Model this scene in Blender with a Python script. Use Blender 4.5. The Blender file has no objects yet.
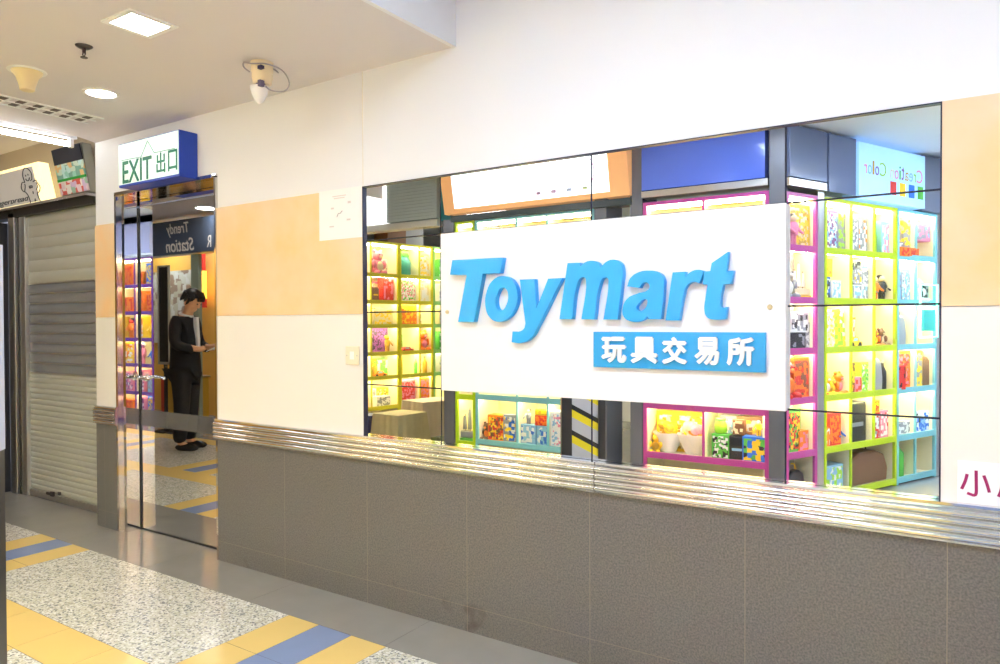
import bpy, bmesh, math, random
from mathutils import Vector, Matrix
PI = math.pi
R = math.radians
rnd = random.Random(7)
S = bpy.context.scene
COL = S.collection

# ------------------------------------------------------------------ camera, world, exposure
CAM = Vector((0.0, -2.41, 1.28))
YAW, PIT, ROL, FPX = -.58251, -.01304, -.003824, 719.1
r0 = Vector((math.cos(YAW), -math.sin(YAW), 0)); FWD = Vector((math.sin(YAW)*math.cos(PIT), math.cos(YAW)*math.cos(PIT), math.sin(PIT)))
u0 = r0.cross(FWD)
RGT = r0*math.cos(ROL)+u0*math.sin(ROL); UPV = -r0*math.sin(ROL)+u0*math.cos(ROL)
cd = bpy.data.cameras.new('camera'); cam = bpy.data.objects.new('camera', cd); COL.objects.link(cam)
cam.matrix_world = Matrix(((RGT.x, UPV.x, -FWD.x, CAM.x), (RGT.y, UPV.y, -FWD.y, CAM.y), (RGT.z, UPV.z, -FWD.z, CAM.z), (0, 0, 0, 1)))
cd.sensor_width = 36; cd.lens = FPX/1000*36; cd.clip_start = .02
S.camera = cam
w = bpy.data.worlds.new('world'); S.world = w; w.use_nodes = True
w.node_tree.nodes['Background'].inputs[0].default_value = (.75, .8, 1, 1)
w.node_tree.nodes['Background'].inputs[1].default_value = .25
S.view_settings.view_transform = 'Standard'; S.view_settings.look = 'None'
S.view_settings.exposure = 0.46; S.view_settings.gamma = 1
S.view_settings.use_curve_mapping = False

def ray(px, py): return FWD*FPX+RGT*(px-500)-UPV*(py-332)
def on_y(px, py, Y):
    d = ray(px, py); t = (Y-CAM.y)/d.y; return CAM+d*t
def on_z(px, py, Z):
    d = ray(px, py); t = (Z-CAM.z)/d.z; return CAM+d*t
def on_x(px, py, X):
    d = ray(px, py); t = (X-CAM.x)/d.x; return CAM+d*t

# ------------------------------------------------------------------ materials
MC = {}
def mat(name, col=(.8, .8, .8), rough=.5, metal=0., emit=0., ecol=None, vary=.04, vscale=8., bump=0., alpha=1., trans=0., coat=0., spec=.5):
    if name in MC: return MC[name]
    m = bpy.data.materials.new(name); m.use_nodes = True; nt = m.node_tree; N = nt.nodes; L = nt.links
    b = N['Principled BSDF']
    b.inputs['Roughness'].default_value = rough; b.inputs['Metallic'].default_value = metal
    b.inputs['Specular IOR Level'].default_value = spec
    b.inputs['Coat Weight'].default_value = coat; b.inputs['Transmission Weight'].default_value = trans
    b.inputs['Alpha'].default_value = alpha
    if vary > 0:
        tc = N.new('ShaderNodeTexCoord'); n = N.new('ShaderNodeTexNoise'); n.inputs['Scale'].default_value = vscale; n.inputs['Detail'].default_value = 4
        L.new(tc.outputs['Object'], n.inputs['Vector'])
        r = N.new('ShaderNodeMapRange'); r.inputs[3].default_value = 1-vary; r.inputs[4].default_value = 1+vary
        L.new(n.outputs['Fac'], r.inputs[0])
        mx = N.new('ShaderNodeVectorMath'); mx.operation = 'SCALE'; mx.inputs[0].default_value = col[:3]
        L.new(r.outputs[0], mx.inputs['Scale']); L.new(mx.outputs[0], b.inputs['Base Color'])
        if bump > 0:
            bp = N.new('ShaderNodeBump'); bp.inputs['Strength'].default_value = bump; bp.inputs['Distance'].default_value = .01
            L.new(n.outputs['Fac'], bp.inputs['Height']); L.new(bp.outputs[0], b.inputs['Normal'])
    else: b.inputs['Base Color'].default_value = (*col[:3], 1)
    if emit > 0:
        b.inputs['Emission Color'].default_value = (*(ecol or col)[:3], 1); b.inputs['Emission Strength'].default_value = emit
    MC[name] = m; return m
def srgb(r, g, b):
    f = lambda c: (c/255/12.92) if c/255 <= .04045 else ((c/255+.055)/1.055)**2.4
    return (f(r), f(g), f(b))
def printed(cols, scale=30, seed=0, rough=.45, aniso=(1, 1, 1)):
    """printed cardboard: voronoi patches in the given colours"""
    key = 'print_%s_%s_%s' % (hash(tuple(cols)) % 99999, scale, seed)
    if key in MC: return MC[key]
    m = bpy.data.materials.new(key); m.use_nodes = True; nt = m.node_tree; N = nt.nodes; L = nt.links; b = N['Principled BSDF']
    b.inputs['Roughness'].default_value = rough
    tc = N.new('ShaderNodeTexCoord'); mp = N.new('ShaderNodeMapping'); mp.inputs['Location'].default_value = (seed*1.7, seed*.9, seed*2.3); mp.inputs['Scale'].default_value = aniso
    v = N.new('ShaderNodeTexVoronoi'); v.inputs['Scale'].default_value = scale; v.distance = 'CHEBYCHEV'; v.inputs['Randomness'].default_value = .75
    L.new(tc.outputs['Object'], mp.inputs[0]); L.new(mp.outputs[0], v.inputs['Vector'])
    sp = N.new('ShaderNodeSeparateColor'); L.new(v.outputs['Color'], sp.inputs[0])
    cr = N.new('ShaderNodeValToRGB'); cr.color_ramp.interpolation = 'CONSTANT'
    e = cr.color_ramp.elements
    for i, c in enumerate(cols):
        p = i/len(cols)
        if i < 2: e[i].position = p
        else: e.new(p)
        e[i].color = (*c, 1)
    L.new(sp.outputs[0], cr.inputs[0]); L.new(cr.outputs[0], b.inputs['Base Color'])
    MC[key] = m; return m
def terrazzo():
    m = bpy.data.materials.new('floor_granite'); m.use_nodes = True; nt = m.node_tree; N = nt.nodes; L = nt.links; b = N['Principled BSDF']
    tc = N.new('ShaderNodeTexCoord'); x = tc.outputs['Object']
    v = N.new('ShaderNodeTexVoronoi'); v.inputs['Scale'].default_value = 125; L.new(x, v.inputs['Vector'])
    sp = N.new('ShaderNodeSeparateColor'); L.new(v.outputs['Color'], sp.inputs[0])
    cr = N.new('ShaderNodeValToRGB'); e = cr.color_ramp.elements; cr.color_ramp.interpolation = 'CONSTANT'
    for i, (p, c) in enumerate([(0, srgb(135, 137, 140)), (.12, srgb(200, 199, 186)), (.4, srgb(214, 214, 205)), (.62, srgb(188, 186, 168)), (.74, srgb(228, 228, 224)), (.92, srgb(160, 160, 155))]):
        if i > 1: e.new(p)
        e[i].position = p; e[i].color = (*c, 1)
    L.new(sp.outputs[0], cr.inputs[0]); L.new(cr.outputs[0], b.inputs['Base Color'])
    b.inputs['Roughness'].default_value = .16
    return m
def granite_wall():
    m = bpy.data.materials.new('brown_granite'); m.use_nodes = True; nt = m.node_tree; N = nt.nodes; L = nt.links; b = N['Principled BSDF']
    tc = N.new('ShaderNodeTexCoord'); x = tc.outputs['Object']
    n = N.new('ShaderNodeTexNoise'); n.inputs['Scale'].default_value = 160; n.inputs['Detail'].default_value = 3; L.new(x, n.inputs['Vector'])
    cr = N.new('ShaderNodeValToRGB'); e = cr.color_ramp.elements
    e[0].position = .3; e[0].color = (*srgb(82, 82, 84), 1); e[1].position = .75; e[1].color = (*srgb(120, 118, 118), 1)
    L.new(n.outputs['Fac'], cr.inputs[0])
    # joints every .565 m and one near the floor
    sx = N.new('ShaderNodeSeparateXYZ'); L.new(x, sx.inputs[0])
    def line(sock, per, off, wd):
        a = N.new('ShaderNodeMath'); a.operation = 'ADD'; a.inputs[1].default_value = off; L.new(sock, a.inputs[0])
        if per:
            p = N.new('ShaderNodeMath'); p.operation = 'PINGPONG'; p.inputs[1].default_value = per/2; L.new(a.outputs[0], p.inputs[0]); a = p
        else:
            p = N.new('ShaderNodeMath'); p.operation = 'ABSOLUTE'; L.new(a.outputs[0], p.inputs[0]); a = p
        c = N.new('ShaderNodeMath'); c.operation = 'LESS_THAN'; c.inputs[1].default_value = wd; L.new(a.outputs[0], c.inputs[0]); return c
    a = line(sx.outputs['X'], .5625, .06+.5625*20, .0009); c = line(sx.outputs['Z'], 0, -.105, .0007)
    mx = N.new('ShaderNodeMath'); mx.operation = 'MAXIMUM'; L.new(a.outputs[0], mx.inputs[0]); L.new(c.outputs[0], mx.inputs[1])
    # scuffs low down
    n2 = N.new('ShaderNodeTexNoise'); n2.inputs['Scale'].default_value = 5.5; n2.inputs['Detail'].default_value = 5; L.new(x, n2.inputs['Vector'])
    r2 = N.new('ShaderNodeMapRange'); r2.inputs[1].default_value = .62; r2.inputs[2].default_value = .74; L.new(n2.outputs['Fac'], r2.inputs[0])
    lo = N.new('ShaderNodeMath'); lo.operation = 'LESS_THAN'; lo.inputs[1].default_value = .16; L.new(sx.outputs['Z'], lo.inputs[0])
    ml = N.new('ShaderNodeMath'); ml.operation = 'MULTIPLY'; L.new(r2.outputs[0], ml.inputs[0]); L.new(lo.outputs[0], ml.inputs[1])
    m1 = N.new('ShaderNodeMix'); m1.data_type = 'RGBA'; L.new(ml.outputs[0], m1.inputs[0]); L.new(cr.outputs[0], m1.inputs[6]); m1.inputs[7].default_value = (.07, .06, .055, 1)
    m2 = N.new('ShaderNodeMix'); m2.data_type = 'RGBA'; L.new(mx.outputs[0], m2.inputs[0]); L.new(m1.outputs[2], m2.inputs[6]); m2.inputs[7].default_value = (*srgb(142, 134, 122), 1)
    L.new(m2.outputs[2], b.inputs['Base Color']); b.inputs['Roughness'].default_value = .38
    return m
def orange_tile():
    m = bpy.data.materials.new('peach_tile'); m.use_nodes = True; nt = m.node_tree; N = nt.nodes; L = nt.links; b = N['Principled BSDF']
    tc = N.new('ShaderNodeTexCoord'); n = N.new('ShaderNodeTexNoise'); n.inputs['Scale'].default_value = 4.5; n.inputs['Detail'].default_value = 6
    L.new(tc.outputs['Object'], n.inputs['Vector']); cr = N.new('ShaderNodeValToRGB'); e = cr.color_ramp.elements
    e[0].position = .35; e[0].color = (*srgb(246, 204, 150), 1); e[1].position = .68; e[1].color = (*srgb(240, 214, 180), 1)
    L.new(n.outputs['Fac'], cr.inputs[0]); L.new(cr.outputs[0], b.inputs['Base Color']); b.inputs['Roughness'].default_value = .3
    return m
M_WALL = mat('white_wall_paint', srgb(236, 237, 242), .55, vary=.015, vscale=2)
M_CEILC = mat('cool_ceiling_paint', srgb(218, 230, 248), .6, vary=.02, vscale=2)
M_PANEL = mat('cream_wall_panel', srgb(238, 234, 228), .25, vary=.015, vscale=3)
M_CEIL = mat('ceiling_paint', srgb(224, 219, 222), .7, vary=.02, vscale=2)
M_STEEL = mat('polished_steel', (.82, .81, .8), .09, 1, vary=.03, vscale=20)
M_BRUSH = mat('brushed_steel', (.55, .54, .52), .28, 1, vary=.06, vscale=30)
M_MIRROR = mat('mirror_silver', (.93, .95, .96), .0, 1, vary=0)
M_DOORM = mat('mirror_finish_steel', (.80, .80, .79), .012, 1, vary=0)
M_BLACK = mat('black_gap', (.012, .012, .014), .5)
M_SIGNW = mat('white_sign_board', srgb(240, 240, 244), .35, vary=.01)
M_BLUE = mat('sky_blue_acrylic', srgb(38, 168, 240), .35, vary=.01)
M_BLUE2 = mat('blue_plaque', srgb(30, 158, 226), .4, vary=.01)
M_WHITE = mat('white_plastic', srgb(240, 240, 240), .4, vary=.01)
M_CREAM = mat('aged_cream_plastic', srgb(226, 208, 165), .5, vary=.03)
M_GREYP = mat('grey_plastic', srgb(150, 150, 155), .45)
M_GRAN = granite_wall(); M_PEACH = orange_tile()

# ------------------------------------------------------------------ mesh helpers
def bx(bm, x0, y0, z0, x1, y1, z1, mi=0, rot=None, piv=None):
    vs = [bm.verts.new(p) for p in ((x0, y0, z0), (x1, y0, z0), (x1, y1, z0), (x0, y1, z0), (x0, y0, z1), (x1, y0, z1), (x1, y1, z1), (x0, y1, z1))]
    for f in ((0, 3, 2, 1), (4, 5, 6, 7), (0, 1, 5, 4), (1, 2, 6, 5), (2, 3, 7, 6), (3, 0, 4, 7)):
        bm.faces.new([vs[i] for i in f]).material_index = mi
    if rot is not None:
        p = Vector(piv or ((x0+x1)/2, (y0+y1)/2, (z0+z1)/2))
        for v in vs: v.co = p+rot@(v.co-p)
    return vs
def ext(bm, pts, y0, y1, mi=0):
    """prism: outline (x,z) extruded from y0 to y1"""
    a = [bm.verts.new((x, y0, z)) for x, z in pts]; b = [bm.verts.new((x, y1, z)) for x, z in pts]; n = len(pts)
    bm.faces.new(a).material_index = mi; bm.faces.new(b[::-1]).material_index = mi
    for i in range(n): bm.faces.new([a[i], b[i], b[(i+1) % n], a[(i+1) % n]]).material_index = mi
def extx(bm, pts, x0, x1, mi=0):
    a = [bm.verts.new((x0, y, z)) for y, z in pts]; b = [bm.verts.new((x1, y, z)) for y, z in pts]; n = len(pts)
    bm.faces.new(a).material_index = mi; bm.faces.new(b[::-1]).material_index = mi
    for i in range(n): bm.faces.new([a[i], b[i], b[(i+1) % n], a[(i+1) % n]]).material_index = mi
def quad(bm, pts, mi=0): bm.faces.new([bm.verts.new(p) for p in pts]).material_index = mi
def lathe(bm, prof, n=24, c=(0, 0, 0), mi=0, sx=1, sy=1):
    rings = []
    for r, z in prof:
        if r < 1e-6: rings.append([bm.verts.new((c[0], c[1], c[2]+z))])
        else: rings.append([bm.verts.new((c[0]+sx*r*math.cos(2*PI*i/n), c[1]+sy*r*math.sin(2*PI*i/n), c[2]+z)) for i in range(n)])
    for a, b in zip(rings, rings[1:]):
        for i in range(n):
            j = (i+1) % n
            if len(a) == 1 and len(b) == 1: continue
            if len(a) == 1: f = [a[0], b[j], b[i]]
            elif len(b) == 1: f = [a[i], a[j], b[0]]
            else: f = [a[i], a[j], b[j], b[i]]
            bm.faces.new(f).material_index = mi
    if len(rings[0]) > 1: bm.faces.new(rings[0][::-1]).material_index = mi
    if len(rings[-1]) > 1: bm.faces.new(rings[-1]).material_index = mi
def ball(bm, c, rx, ry=None, rz=None, n=14, mi=0):
    ry = ry or rx; rz = rz or rx; k = 8
    prof = [(math.sin(PI*i/k)*rx, -math.cos(PI*i/k)*rz) for i in range(k+1)]; prof[0] = (0, -rz); prof[-1] = (0, rz)
    lathe(bm, prof, n, c, mi, 1, ry/rx)
def tube(bm, pts, r, n=8, mi=0, closed=False):
    pts = [Vector(p) for p in pts]; rings = []; prev = None
    for i, p in enumerate(pts):
        a = pts[i-1] if (i > 0 or closed) else p; b = pts[(i+1) % len(pts)] if (i < len(pts)-1 or closed) else p
        t = (b-a).normalized(); ref = Vector((0, 0, 1)) if abs(t.z) < .9 else Vector((1, 0, 0))
        if prev is None: u = t.cross(ref).normalized()
        else: u = (prev-t*prev.dot(t)).normalized()
        prev = u; v = t.cross(u); rr = r[i] if isinstance(r, (list, tuple)) else r
        rings.append([bm.verts.new(p+rr*(u*math.cos(2*PI*k/n)+v*math.sin(2*PI*k/n))) for k in range(n)])
    for i in range(len(rings)-(0 if closed else 1)):
        A, B = rings[i], rings[(i+1) % len(rings)]
        for k in range(n): bm.faces.new([A[k], A[(k+1) % n], B[(k+1) % n], B[k]]).material_index = mi
    if not closed: bm.faces.new(rings[0][::-1]).material_index = mi; bm.faces.new(rings[-1]).material_index = mi
def smooth_path(pts, k=6):
    P = [Vector(p) for p in pts]; out = []
    for i in range(len(P)-1):
        p0 = P[max(i-1, 0)]; p1 = P[i]; p2 = P[i+1]; p3 = P[min(i+2, len(P)-1)]
        for j in range(k):
            t = j/k; out.append(.5*((2*p1)+(-p0+p2)*t+(2*p0-5*p1+4*p2-p3)*t*t+(-p0+3*p1-3*p2+p3)*t**3))
    return out+[P[-1]]
def BM(): return bmesh.new()
def fin(name, bm, mats, parent=None, smooth=False, bevel=0, loc=None, rotz=0):
    bmesh.ops.recalc_face_normals(bm, faces=bm.faces)
    me = bpy.data.meshes.new(name); bm.to_mesh(me); bm.free()
    for m in (mats if isinstance(mats, (list, tuple)) else [mats]): me.materials.append(m)
    o = bpy.data.objects.new(name, me); COL.objects.link(o)
    if parent: o.parent = parent
    if loc is not None: o.location = loc
    o.rotation_euler.z = rotz
    if smooth:
        for p in me.polygons: p.use_smooth = True
        mod = o.modifiers.new('es', 'EDGE_SPLIT'); mod.split_angle = R(40)
    if bevel:
        b = o.modifiers.new('bv', 'BEVEL'); b.width = bevel; b.segments = 2; b.limit_method = 'ANGLE'
    return o
def tag(o, label=None, cat=None, group=None, kind=None):
    if label: o['label'] = label
    if cat: o['category'] = cat
    if group: o['group'] = group
    if kind: o['kind'] = kind
    return o
def thing(name, label, cat, loc=(0, 0, 0), rotz=0, group=None):
    o = bpy.data.objects.new(name, None); COL.objects.link(o); o.location = loc; o.rotation_euler.z = rotz; o.empty_display_size = .1
    return tag(o, label, cat, group)
def struct(name, bm, m, parent=None, **k):
    o = fin(name, bm, m, parent, **k)
    if not parent: o['kind'] = 'structure'
    return o
def text(name, body, size, m, parent, loc, rot=(PI/2, 0, 0), ext_=.001, offset=0., align='CENTER', fit=None, shear=0, bold=0):
    cu = bpy.data.curves.new(name, 'FONT'); cu.body = body; cu.size = size; cu.extrude = ext_; cu.offset = offset; cu.align_x = align; cu.align_y = 'CENTER'; cu.shear = shear
    t = bpy.data.objects.new(name+'_tmp', cu); COL.objects.link(t)
    dg = bpy.context.evaluated_depsgraph_get(); me = bpy.data.meshes.new_from_object(t.evaluated_get(dg))
    bpy.data.objects.remove(t); bpy.data.curves.remove(cu)
    if fit and me.vertices:
        xs = [v.co.x for v in me.vertices]; ys = [v.co.y for v in me.vertices]; x0, x1, y0, y1 = min(xs), max(xs), min(ys), max(ys)
        for v in me.vertices:
            v.co.x = (v.co.x-(x0+x1)/2)*fit[0]/(x1-x0); v.co.y = (v.co.y-(y0+y1)/2)*fit[1]/(y1-y0)
    if bold:
        b = bmesh.new()
        for dx, dy in ((-bold, 0), (bold, 0), (0, bold), (0, -bold)):
            q = me.copy()
            for v in q.vertices: v.co.x += dx; v.co.y += dy; v.co.z += .0003*(dx > 0)+.0006*(dy > 0)+.0009*(dy < 0)
            b.from_mesh(q)
        b.to_mesh(me); b.free()
    me.materials.clear(); me.materials.append(m)
    o = bpy.data.objects.new(name, me); COL.objects.link(o); o.parent = parent; o.location = loc; o.rotation_euler = rot
    return o
def lightmat(name, col, s): return mat(name, (.9, .9, .9), .5, emit=s, ecol=col, vary=0)

# ------------------------------------------------------------------ floor
ZC, ZH, ZL = 2.45, 2.70, 2.62        # low ceiling, high ceiling, side ceilings
XB = -1.80                            # bulkhead
M_TERR = terrazzo()
M_FGREY = mat('grey_floor_stone', srgb(142, 140, 136), .12, vary=.10, vscale=6)
M_FYEL = mat('yellow_floor_tile', srgb(226, 196, 122), .2, vary=.04, vscale=5)
M_FBLU = mat('blue_floor_tile', srgb(128, 146, 186), .2, vary=.06, vscale=7)
M_JOINT = mat('floor_grout', srgb(70, 66, 60), .7)
bm = BM()
bx(bm, -12, -7, -.1, 4, .6, 0, 0)
def tl(x0, y0, x1, y1, mi, g=.0012, h=.0006):     # a floor tile lying in the screed
    bx(bm, x0+g, y0+g, -.002, x1-g, y1-g, h, mi)
x = -11.97                                        # grey margin by the wall
XS = [-11.6+.845*i for i in range(19)]
for a, b_ in zip(XS, XS[1:]): tl(a+.36, -.30, b_+.36, .55, 2); tl(a, -7, b_, -2.25, 2)
PER = 2.245
sx0 = [-2.505-PER*k for k in range(-2, 5)]        # crossing stripes: yellow, blue, yellow
edges = []
for s in sorted(sx0):
    ends = [s, s+.19, s+.38, s+.57]
    for i, c in enumerate((3, 4, 3)):
        tl(ends[i], -.62, ends[i+1], -.30, c); tl(ends[i], -.89, ends[i+1], -.62, c)
    edges.append((ends[0], ends[3]))
for (a0, a1), (b0, b1) in zip(edges, edges[1:]): tl(a1, -.89, b0, -.30, 1)
tl(-11.9, -.89, edges[0][0], -.30, 1); tl(edges[-1][1], -.89, 3.9, -.30, 1)
k = -11.8
while k < 3.8:
    tl(k, -1.11, k+.345, -.89, 3); k += .345
prev = -11.9                                      # middle field with its own crossings
for s in sorted(v+1.02 for v in sx0):
    tl(prev, -2.05, s, -1.11, 1)
    for i, c in enumerate((3, 4, 3)): tl(s+.19*i, -1.58, s+.19*(i+1), -1.11, c); tl(s+.19*i, -2.05, s+.19*(i+1), -1.58, c)
    prev = s+.57
tl(prev, -2.05, 3.9, -1.11, 1)
k = -11.8
while k < 3.8:
    tl(k, -2.25, k+.345, -2.05, 3); k += .345
struct('floor', bm, [M_JOINT, M_TERR, M_FGREY, M_FYEL, M_FBLU])

# ------------------------------------------------------------------ main wall with mirror recess and door opening
XD0, XD1, ZD = -4.40, -3.42, 2.075
XP0 = -4.655
MX0, MX1, MZ0, MZ1 = -2.332, -.077, .755, 1.903
bm = BM()
for (x0, z0, x1, z1) in ((XP0, 0, XD0, 2.9), (XD0, ZD, XD1, 2.9), (XD1, 0, MX0, 2.9), (MX0, 0, MX1, MZ0), (MX0, MZ1, MX1, 2.9), (MX1, 0, 3, 2.9)):
    bx(bm, x0, 0, z0, x1, .32, z1)
bx(bm, MX0, .02, MZ0, MX1, .32, MZ1)
struct('wall_back', bm, M_WALL)
bm = BM()
for x0, x1 in ((XP0, XD0), (XD1, MX0), (MX1, 3)):
    bx(bm, x0+.0, -.008, 1.322, x1, 0, 1.903)
struct('trim_1', bm, M_PEACH)
bm = BM()
for x0, x1 in ((XP0, XD0), (XD1, MX0), (MX1, 3)): bx(bm, x0, -.008, .755, x1, 0, 1.3195)
struct('trim_2', bm, M_PANEL)
bm = BM()
bx(bm, XD1, -.012, 0, 3, 0, .66); bx(bm, XP0, -.012, 0, XD0, 0, .66)
struct('trim_3', bm, M_GRAN)
# faint seam in the plaster above the mirror
bm = BM(); bx(bm, -2.336, -.002, 1.905, -2.332, 0, 2.44); struct('trim_4', bm, mat('seam', srgb(232, 227, 220), .6))

# polished ribbed rail (four half round ribs), three lengths
def rail(x0, x1, label):
    prof = [(0, .655), (-.026, .655), (-.026, .660)]
    for i in range(4):
        zc = .6725+i*.0232
        for j in range(7):
            a = -PI/2+PI*j/6; prof.append((-.024-.012*math.cos(a), zc+.0112*math.sin(a)))
    prof += [(-.028, .764), (-.03, .768), (0, .768)]
    bm = BM(); extx(bm, prof, x0, x1)
    o = fin('ribbed_rail', bm, M_STEEL, smooth=True); tag(o, label, 'wall rail', 'polished ribbed rails along the wall'); return o
rail(XP0+.004, XD0, 'short polished steel ribbed rail on the narrow pillar left of the door')
rail(XD1+.002, -1.158, 'long polished steel ribbed rail from the door to under the blue plaque')
rail(-1.155, 3, 'polished steel ribbed rail under the right half of the mirror')

# mirror made of twelve or so tiles
def mirror_tile(x0, z0, x1, z1, label):
    bm = BM(); g = .003
    bx(bm, x0+g, .004, z0+g, x1-g, .012, z1-g)
    o = fin('mirror_tile', bm, M_MIRROR); return tag(o, label, 'mirror', 'mirror tiles covering the wall')
XC = [MX0, -1.890, -1.183, -.500, MX1]; ZR = [MZ0, 1.0, 1.329, 1.656, MZ1]
rn = ['bottom row', 'third row', 'second row', 'top row']
cn = ['left column beside the peach tiles', 'second column from the left', 'third column from the left', 'right column beside the peach tiles']
for i in range(4):
    for j in range(4):
        if 0 < i < 3 and 0 < j < 3: continue       # behind the name board
        mirror_tile(XC[i], ZR[j], XC[i+1], ZR[j+1], 'wall mirror tile in the %s, %s' % (rn[j], cn[i]))
bm = BM(); bx(bm, MX0, .012, MZ0, MX1, .02, MZ1)
e = .004
for (a, b_, c, d) in ((MX0, MZ0, MX0+e, MZ1), (MX1-e, MZ0, MX1, MZ1), (MX0, MZ0, MX1, MZ0+e), (MX0, MZ1-e, MX1, MZ1)): bx(bm, a, -.009, b_, c, .013, d)
struct('trim_5', bm, mat('dark_blue_black_edge', (.012, .014, .05), .3))

# ------------------------------------------------------------------ name board with blue letters
YB = -.030
p0 = on_y(440.5, 232.3, YB); p1 = on_y(785.3, 204.8, YB); p2 = on_y(786.3, 410.5, YB); p3 = on_y(441.3, 391, YB)
bx0, bx1 = (p0.x+p3.x)/2, (p1.x+p2.x)/2; bz1, bz0 = (p0.z+p1.z)/2, (p2.z+p3.z)/2
board = thing('shop_sign', 'large white shop sign board with blue raised Toymart letters, mounted on the mirror', 'sign', (bx0, YB, bz0))
bm = BM(); bx(bm, 0, 0, 0, bx1-bx0, .030, bz1-bz0); fin('board', bm, M_SIGNW, board, bevel=.002)
def outl(loops):
    res = []
    for lp in loops:
        q = []
        for t in lp:
            X, Y = t[0], t[1]
            px = 440+X/5.5556; py = 240+Y/5.5556
            q.append((px, py, t[2] if len(t) > 2 else 'a'))
        res.append(q)
    return res
def s7(l): return [((x+888.9), y, *r) for x, y, *r in l]
LET = {
 'T': [[(68, 112, 'v'), (350, 97, 'v'), (335, 183, 'v'), (238, 188, 'v'), (190, 455, 'v'), (100, 455, 'v'), (147, 195, 'v'), (55, 193, 'v')]],
 'o': [[(350, 200), (408, 232), (431, 305), (415, 385), (372, 438), (322, 455), (276, 430), (252, 368), (258, 290), (292, 225)],
       [(343, 266), (318, 300), (310, 350), (323, 386), (342, 392), (368, 360), (378, 310), (368, 275)]],
 'y': [[(443, 220, 'v'), (525, 217, 'v'), (535, 382, 'v'), (600, 215, 'v'), (680, 211, 'v'), (545, 478), (505, 545), (450, 572), (397, 568, 'v'), (402, 508, 'v'), (440, 508), (466, 492), (474, 462, 'v')]],
 'm': [[(663, 440, 'v'), (708, 128, 'v'), (778, 126, 'v'), (775, 150, 'v'), (800, 127), (840, 115), (875, 124), (893, 152, 'v'), (922, 122), (962, 109), (1000, 125), (1016, 170), (1010, 245), (987, 442, 'v'), (907, 442, 'v'), (935, 240), (930, 212), (905, 214), (888, 248), (858, 442, 'v'), (785, 440, 'v'), (811, 238), (804, 210), (778, 215), (762, 250), (735, 440, 'v')]],
 'a': [s7([(150, 258, 'v'), (168, 212), (212, 180), (270, 170), (325, 180), (353, 212), (355, 262), (340, 440, 'v'), (265, 440, 'v'), (266, 424, 'v'), (228, 450), (172, 453), (132, 427), (125, 382), (150, 327), (210, 296), (262, 280), (275, 260), (264, 239), (240, 239), (221, 267, 'v')]),
       s7([(258, 330), (215, 355), (203, 376), (218, 395), (246, 383), (262, 352)])],
 'r': [s7([(363, 447, 'v'), (403, 180, 'v'), (475, 176, 'v'), (471, 207, 'v'), (505, 176), (545, 165), (577, 171, 'v'), (553, 241, 'v'), (518, 233), (482, 256), (464, 310), (440, 447, 'v')])],
 't': [s7([(712, 65, 'v'), (700, 172, 'v'), (740, 170, 'v'), (728, 243, 'v'), (686, 247, 'v'), (669, 345), (676, 374), (705, 371, 'v'), (697, 440, 'v'), (640, 443), (595, 430), (579, 388), (584, 330), (597, 247, 'v'), (570, 247, 'v'), (578, 175, 'v'), (612, 172, 'v'), (620, 128, 'v')])],
}
YL = YB-.026
for ch, loops in LET.items():
    cu = bpy.data.curves.new('letter', 'CURVE'); cu.dimensions = '2D'; cu.fill_mode = 'BOTH'; cu.extrude = .012; cu.bevel_depth = .0012; cu.offset = -.0012; cu.resolution_u = 8
    for lp in outl(loops):
        sp = cu.splines.new('BEZIER'); sp.bezier_points.add(len(lp)-1); sp.use_cyclic_u = True
        for bp, (px, py, h) in zip(sp.bezier_points, lp):
            P = on_y(px, py, YL); bp.co = (P.x-bx0, P.z-bz0, 0)
            bp.handle_left_type = bp.handle_right_type = 'VECTOR' if h == 'v' else 'AUTO'
    t = bpy.data.objects.new('tmp', cu); COL.objects.link(t); dg = bpy.context.evaluated_depsgraph_get(); dg.update()
    me = bpy.data.meshes.new_from_object(t.evaluated_get(dg)); bpy.data.objects.remove(t)
    me.materials.clear(); me.materials.append(M_BLUE)
    o = bpy.data.objects.new('letter', me); COL.objects.link(o); o.parent = board; o.rotation_euler = (PI/2, 0, 0); o.location = (0, -.0135, 0)
    o['label'] = 'raised sky blue letter %s' % ch
a = on_y(592, 331, YL); b_ = on_y(764.5, 373.3, YL); a2 = on_y(763.5, 333.5, YL); b2 = on_y(592.3, 366.8, YL)
px0, px1, pz1, pz0 = a.x-bx0, b_.x-bx0, (a.z+a2.z)/2-bz0, (b_.z+b2.z)/2-bz0
bm = BM(); bx(bm, px0, -.016, pz0, px1, 0, pz1); pq = fin('plaque', bm, M_BLUE2, board, bevel=.0015); pq['label'] = 'bright blue plaque with white Chinese characters'
for k, (ch, c0, c1) in enumerate(zip('玩具交易所', (99, 245, 402, 565, 727), (222, 381, 528, 690, 866))):
    A = on_y(580+c0/5, 350, YL-.01); B = on_y(580+c1/5, 350, YL-.01)
    top = on_y(580+(c0+c1)/10, 320+(84+k*.5)/5, YL-.01); bot = on_y(580+(c0+c1)/10, 320+(214+k*4)/5, YL-.01)
    text('character', ch, .12, M_WHITE, pq, ((A.x+B.x)/2-bx0, -.020, (top.z+bot.z)/2-bz0), ext_=.004, bold=.0038, fit=(B.x-A.x-.0076, top.z-bot.z-.0076))
for px, py in ((447.5, 312), (770, 307)):
    P = on_y(px, py, YB); bm = BM(); lathe(bm, [(0, 0), (.008, 0), (.0085, .002), (.007, .006), (0, .007)], 16)
    for v in bm.verts: v.co = Vector((v.co.x, -v.co.z, v.co.y))
    fin('screw_cap', bm, mat('beige_cap', srgb(205, 185, 145), .4), board, True, loc=(P.x-bx0, 0, P.z-bz0))

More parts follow.
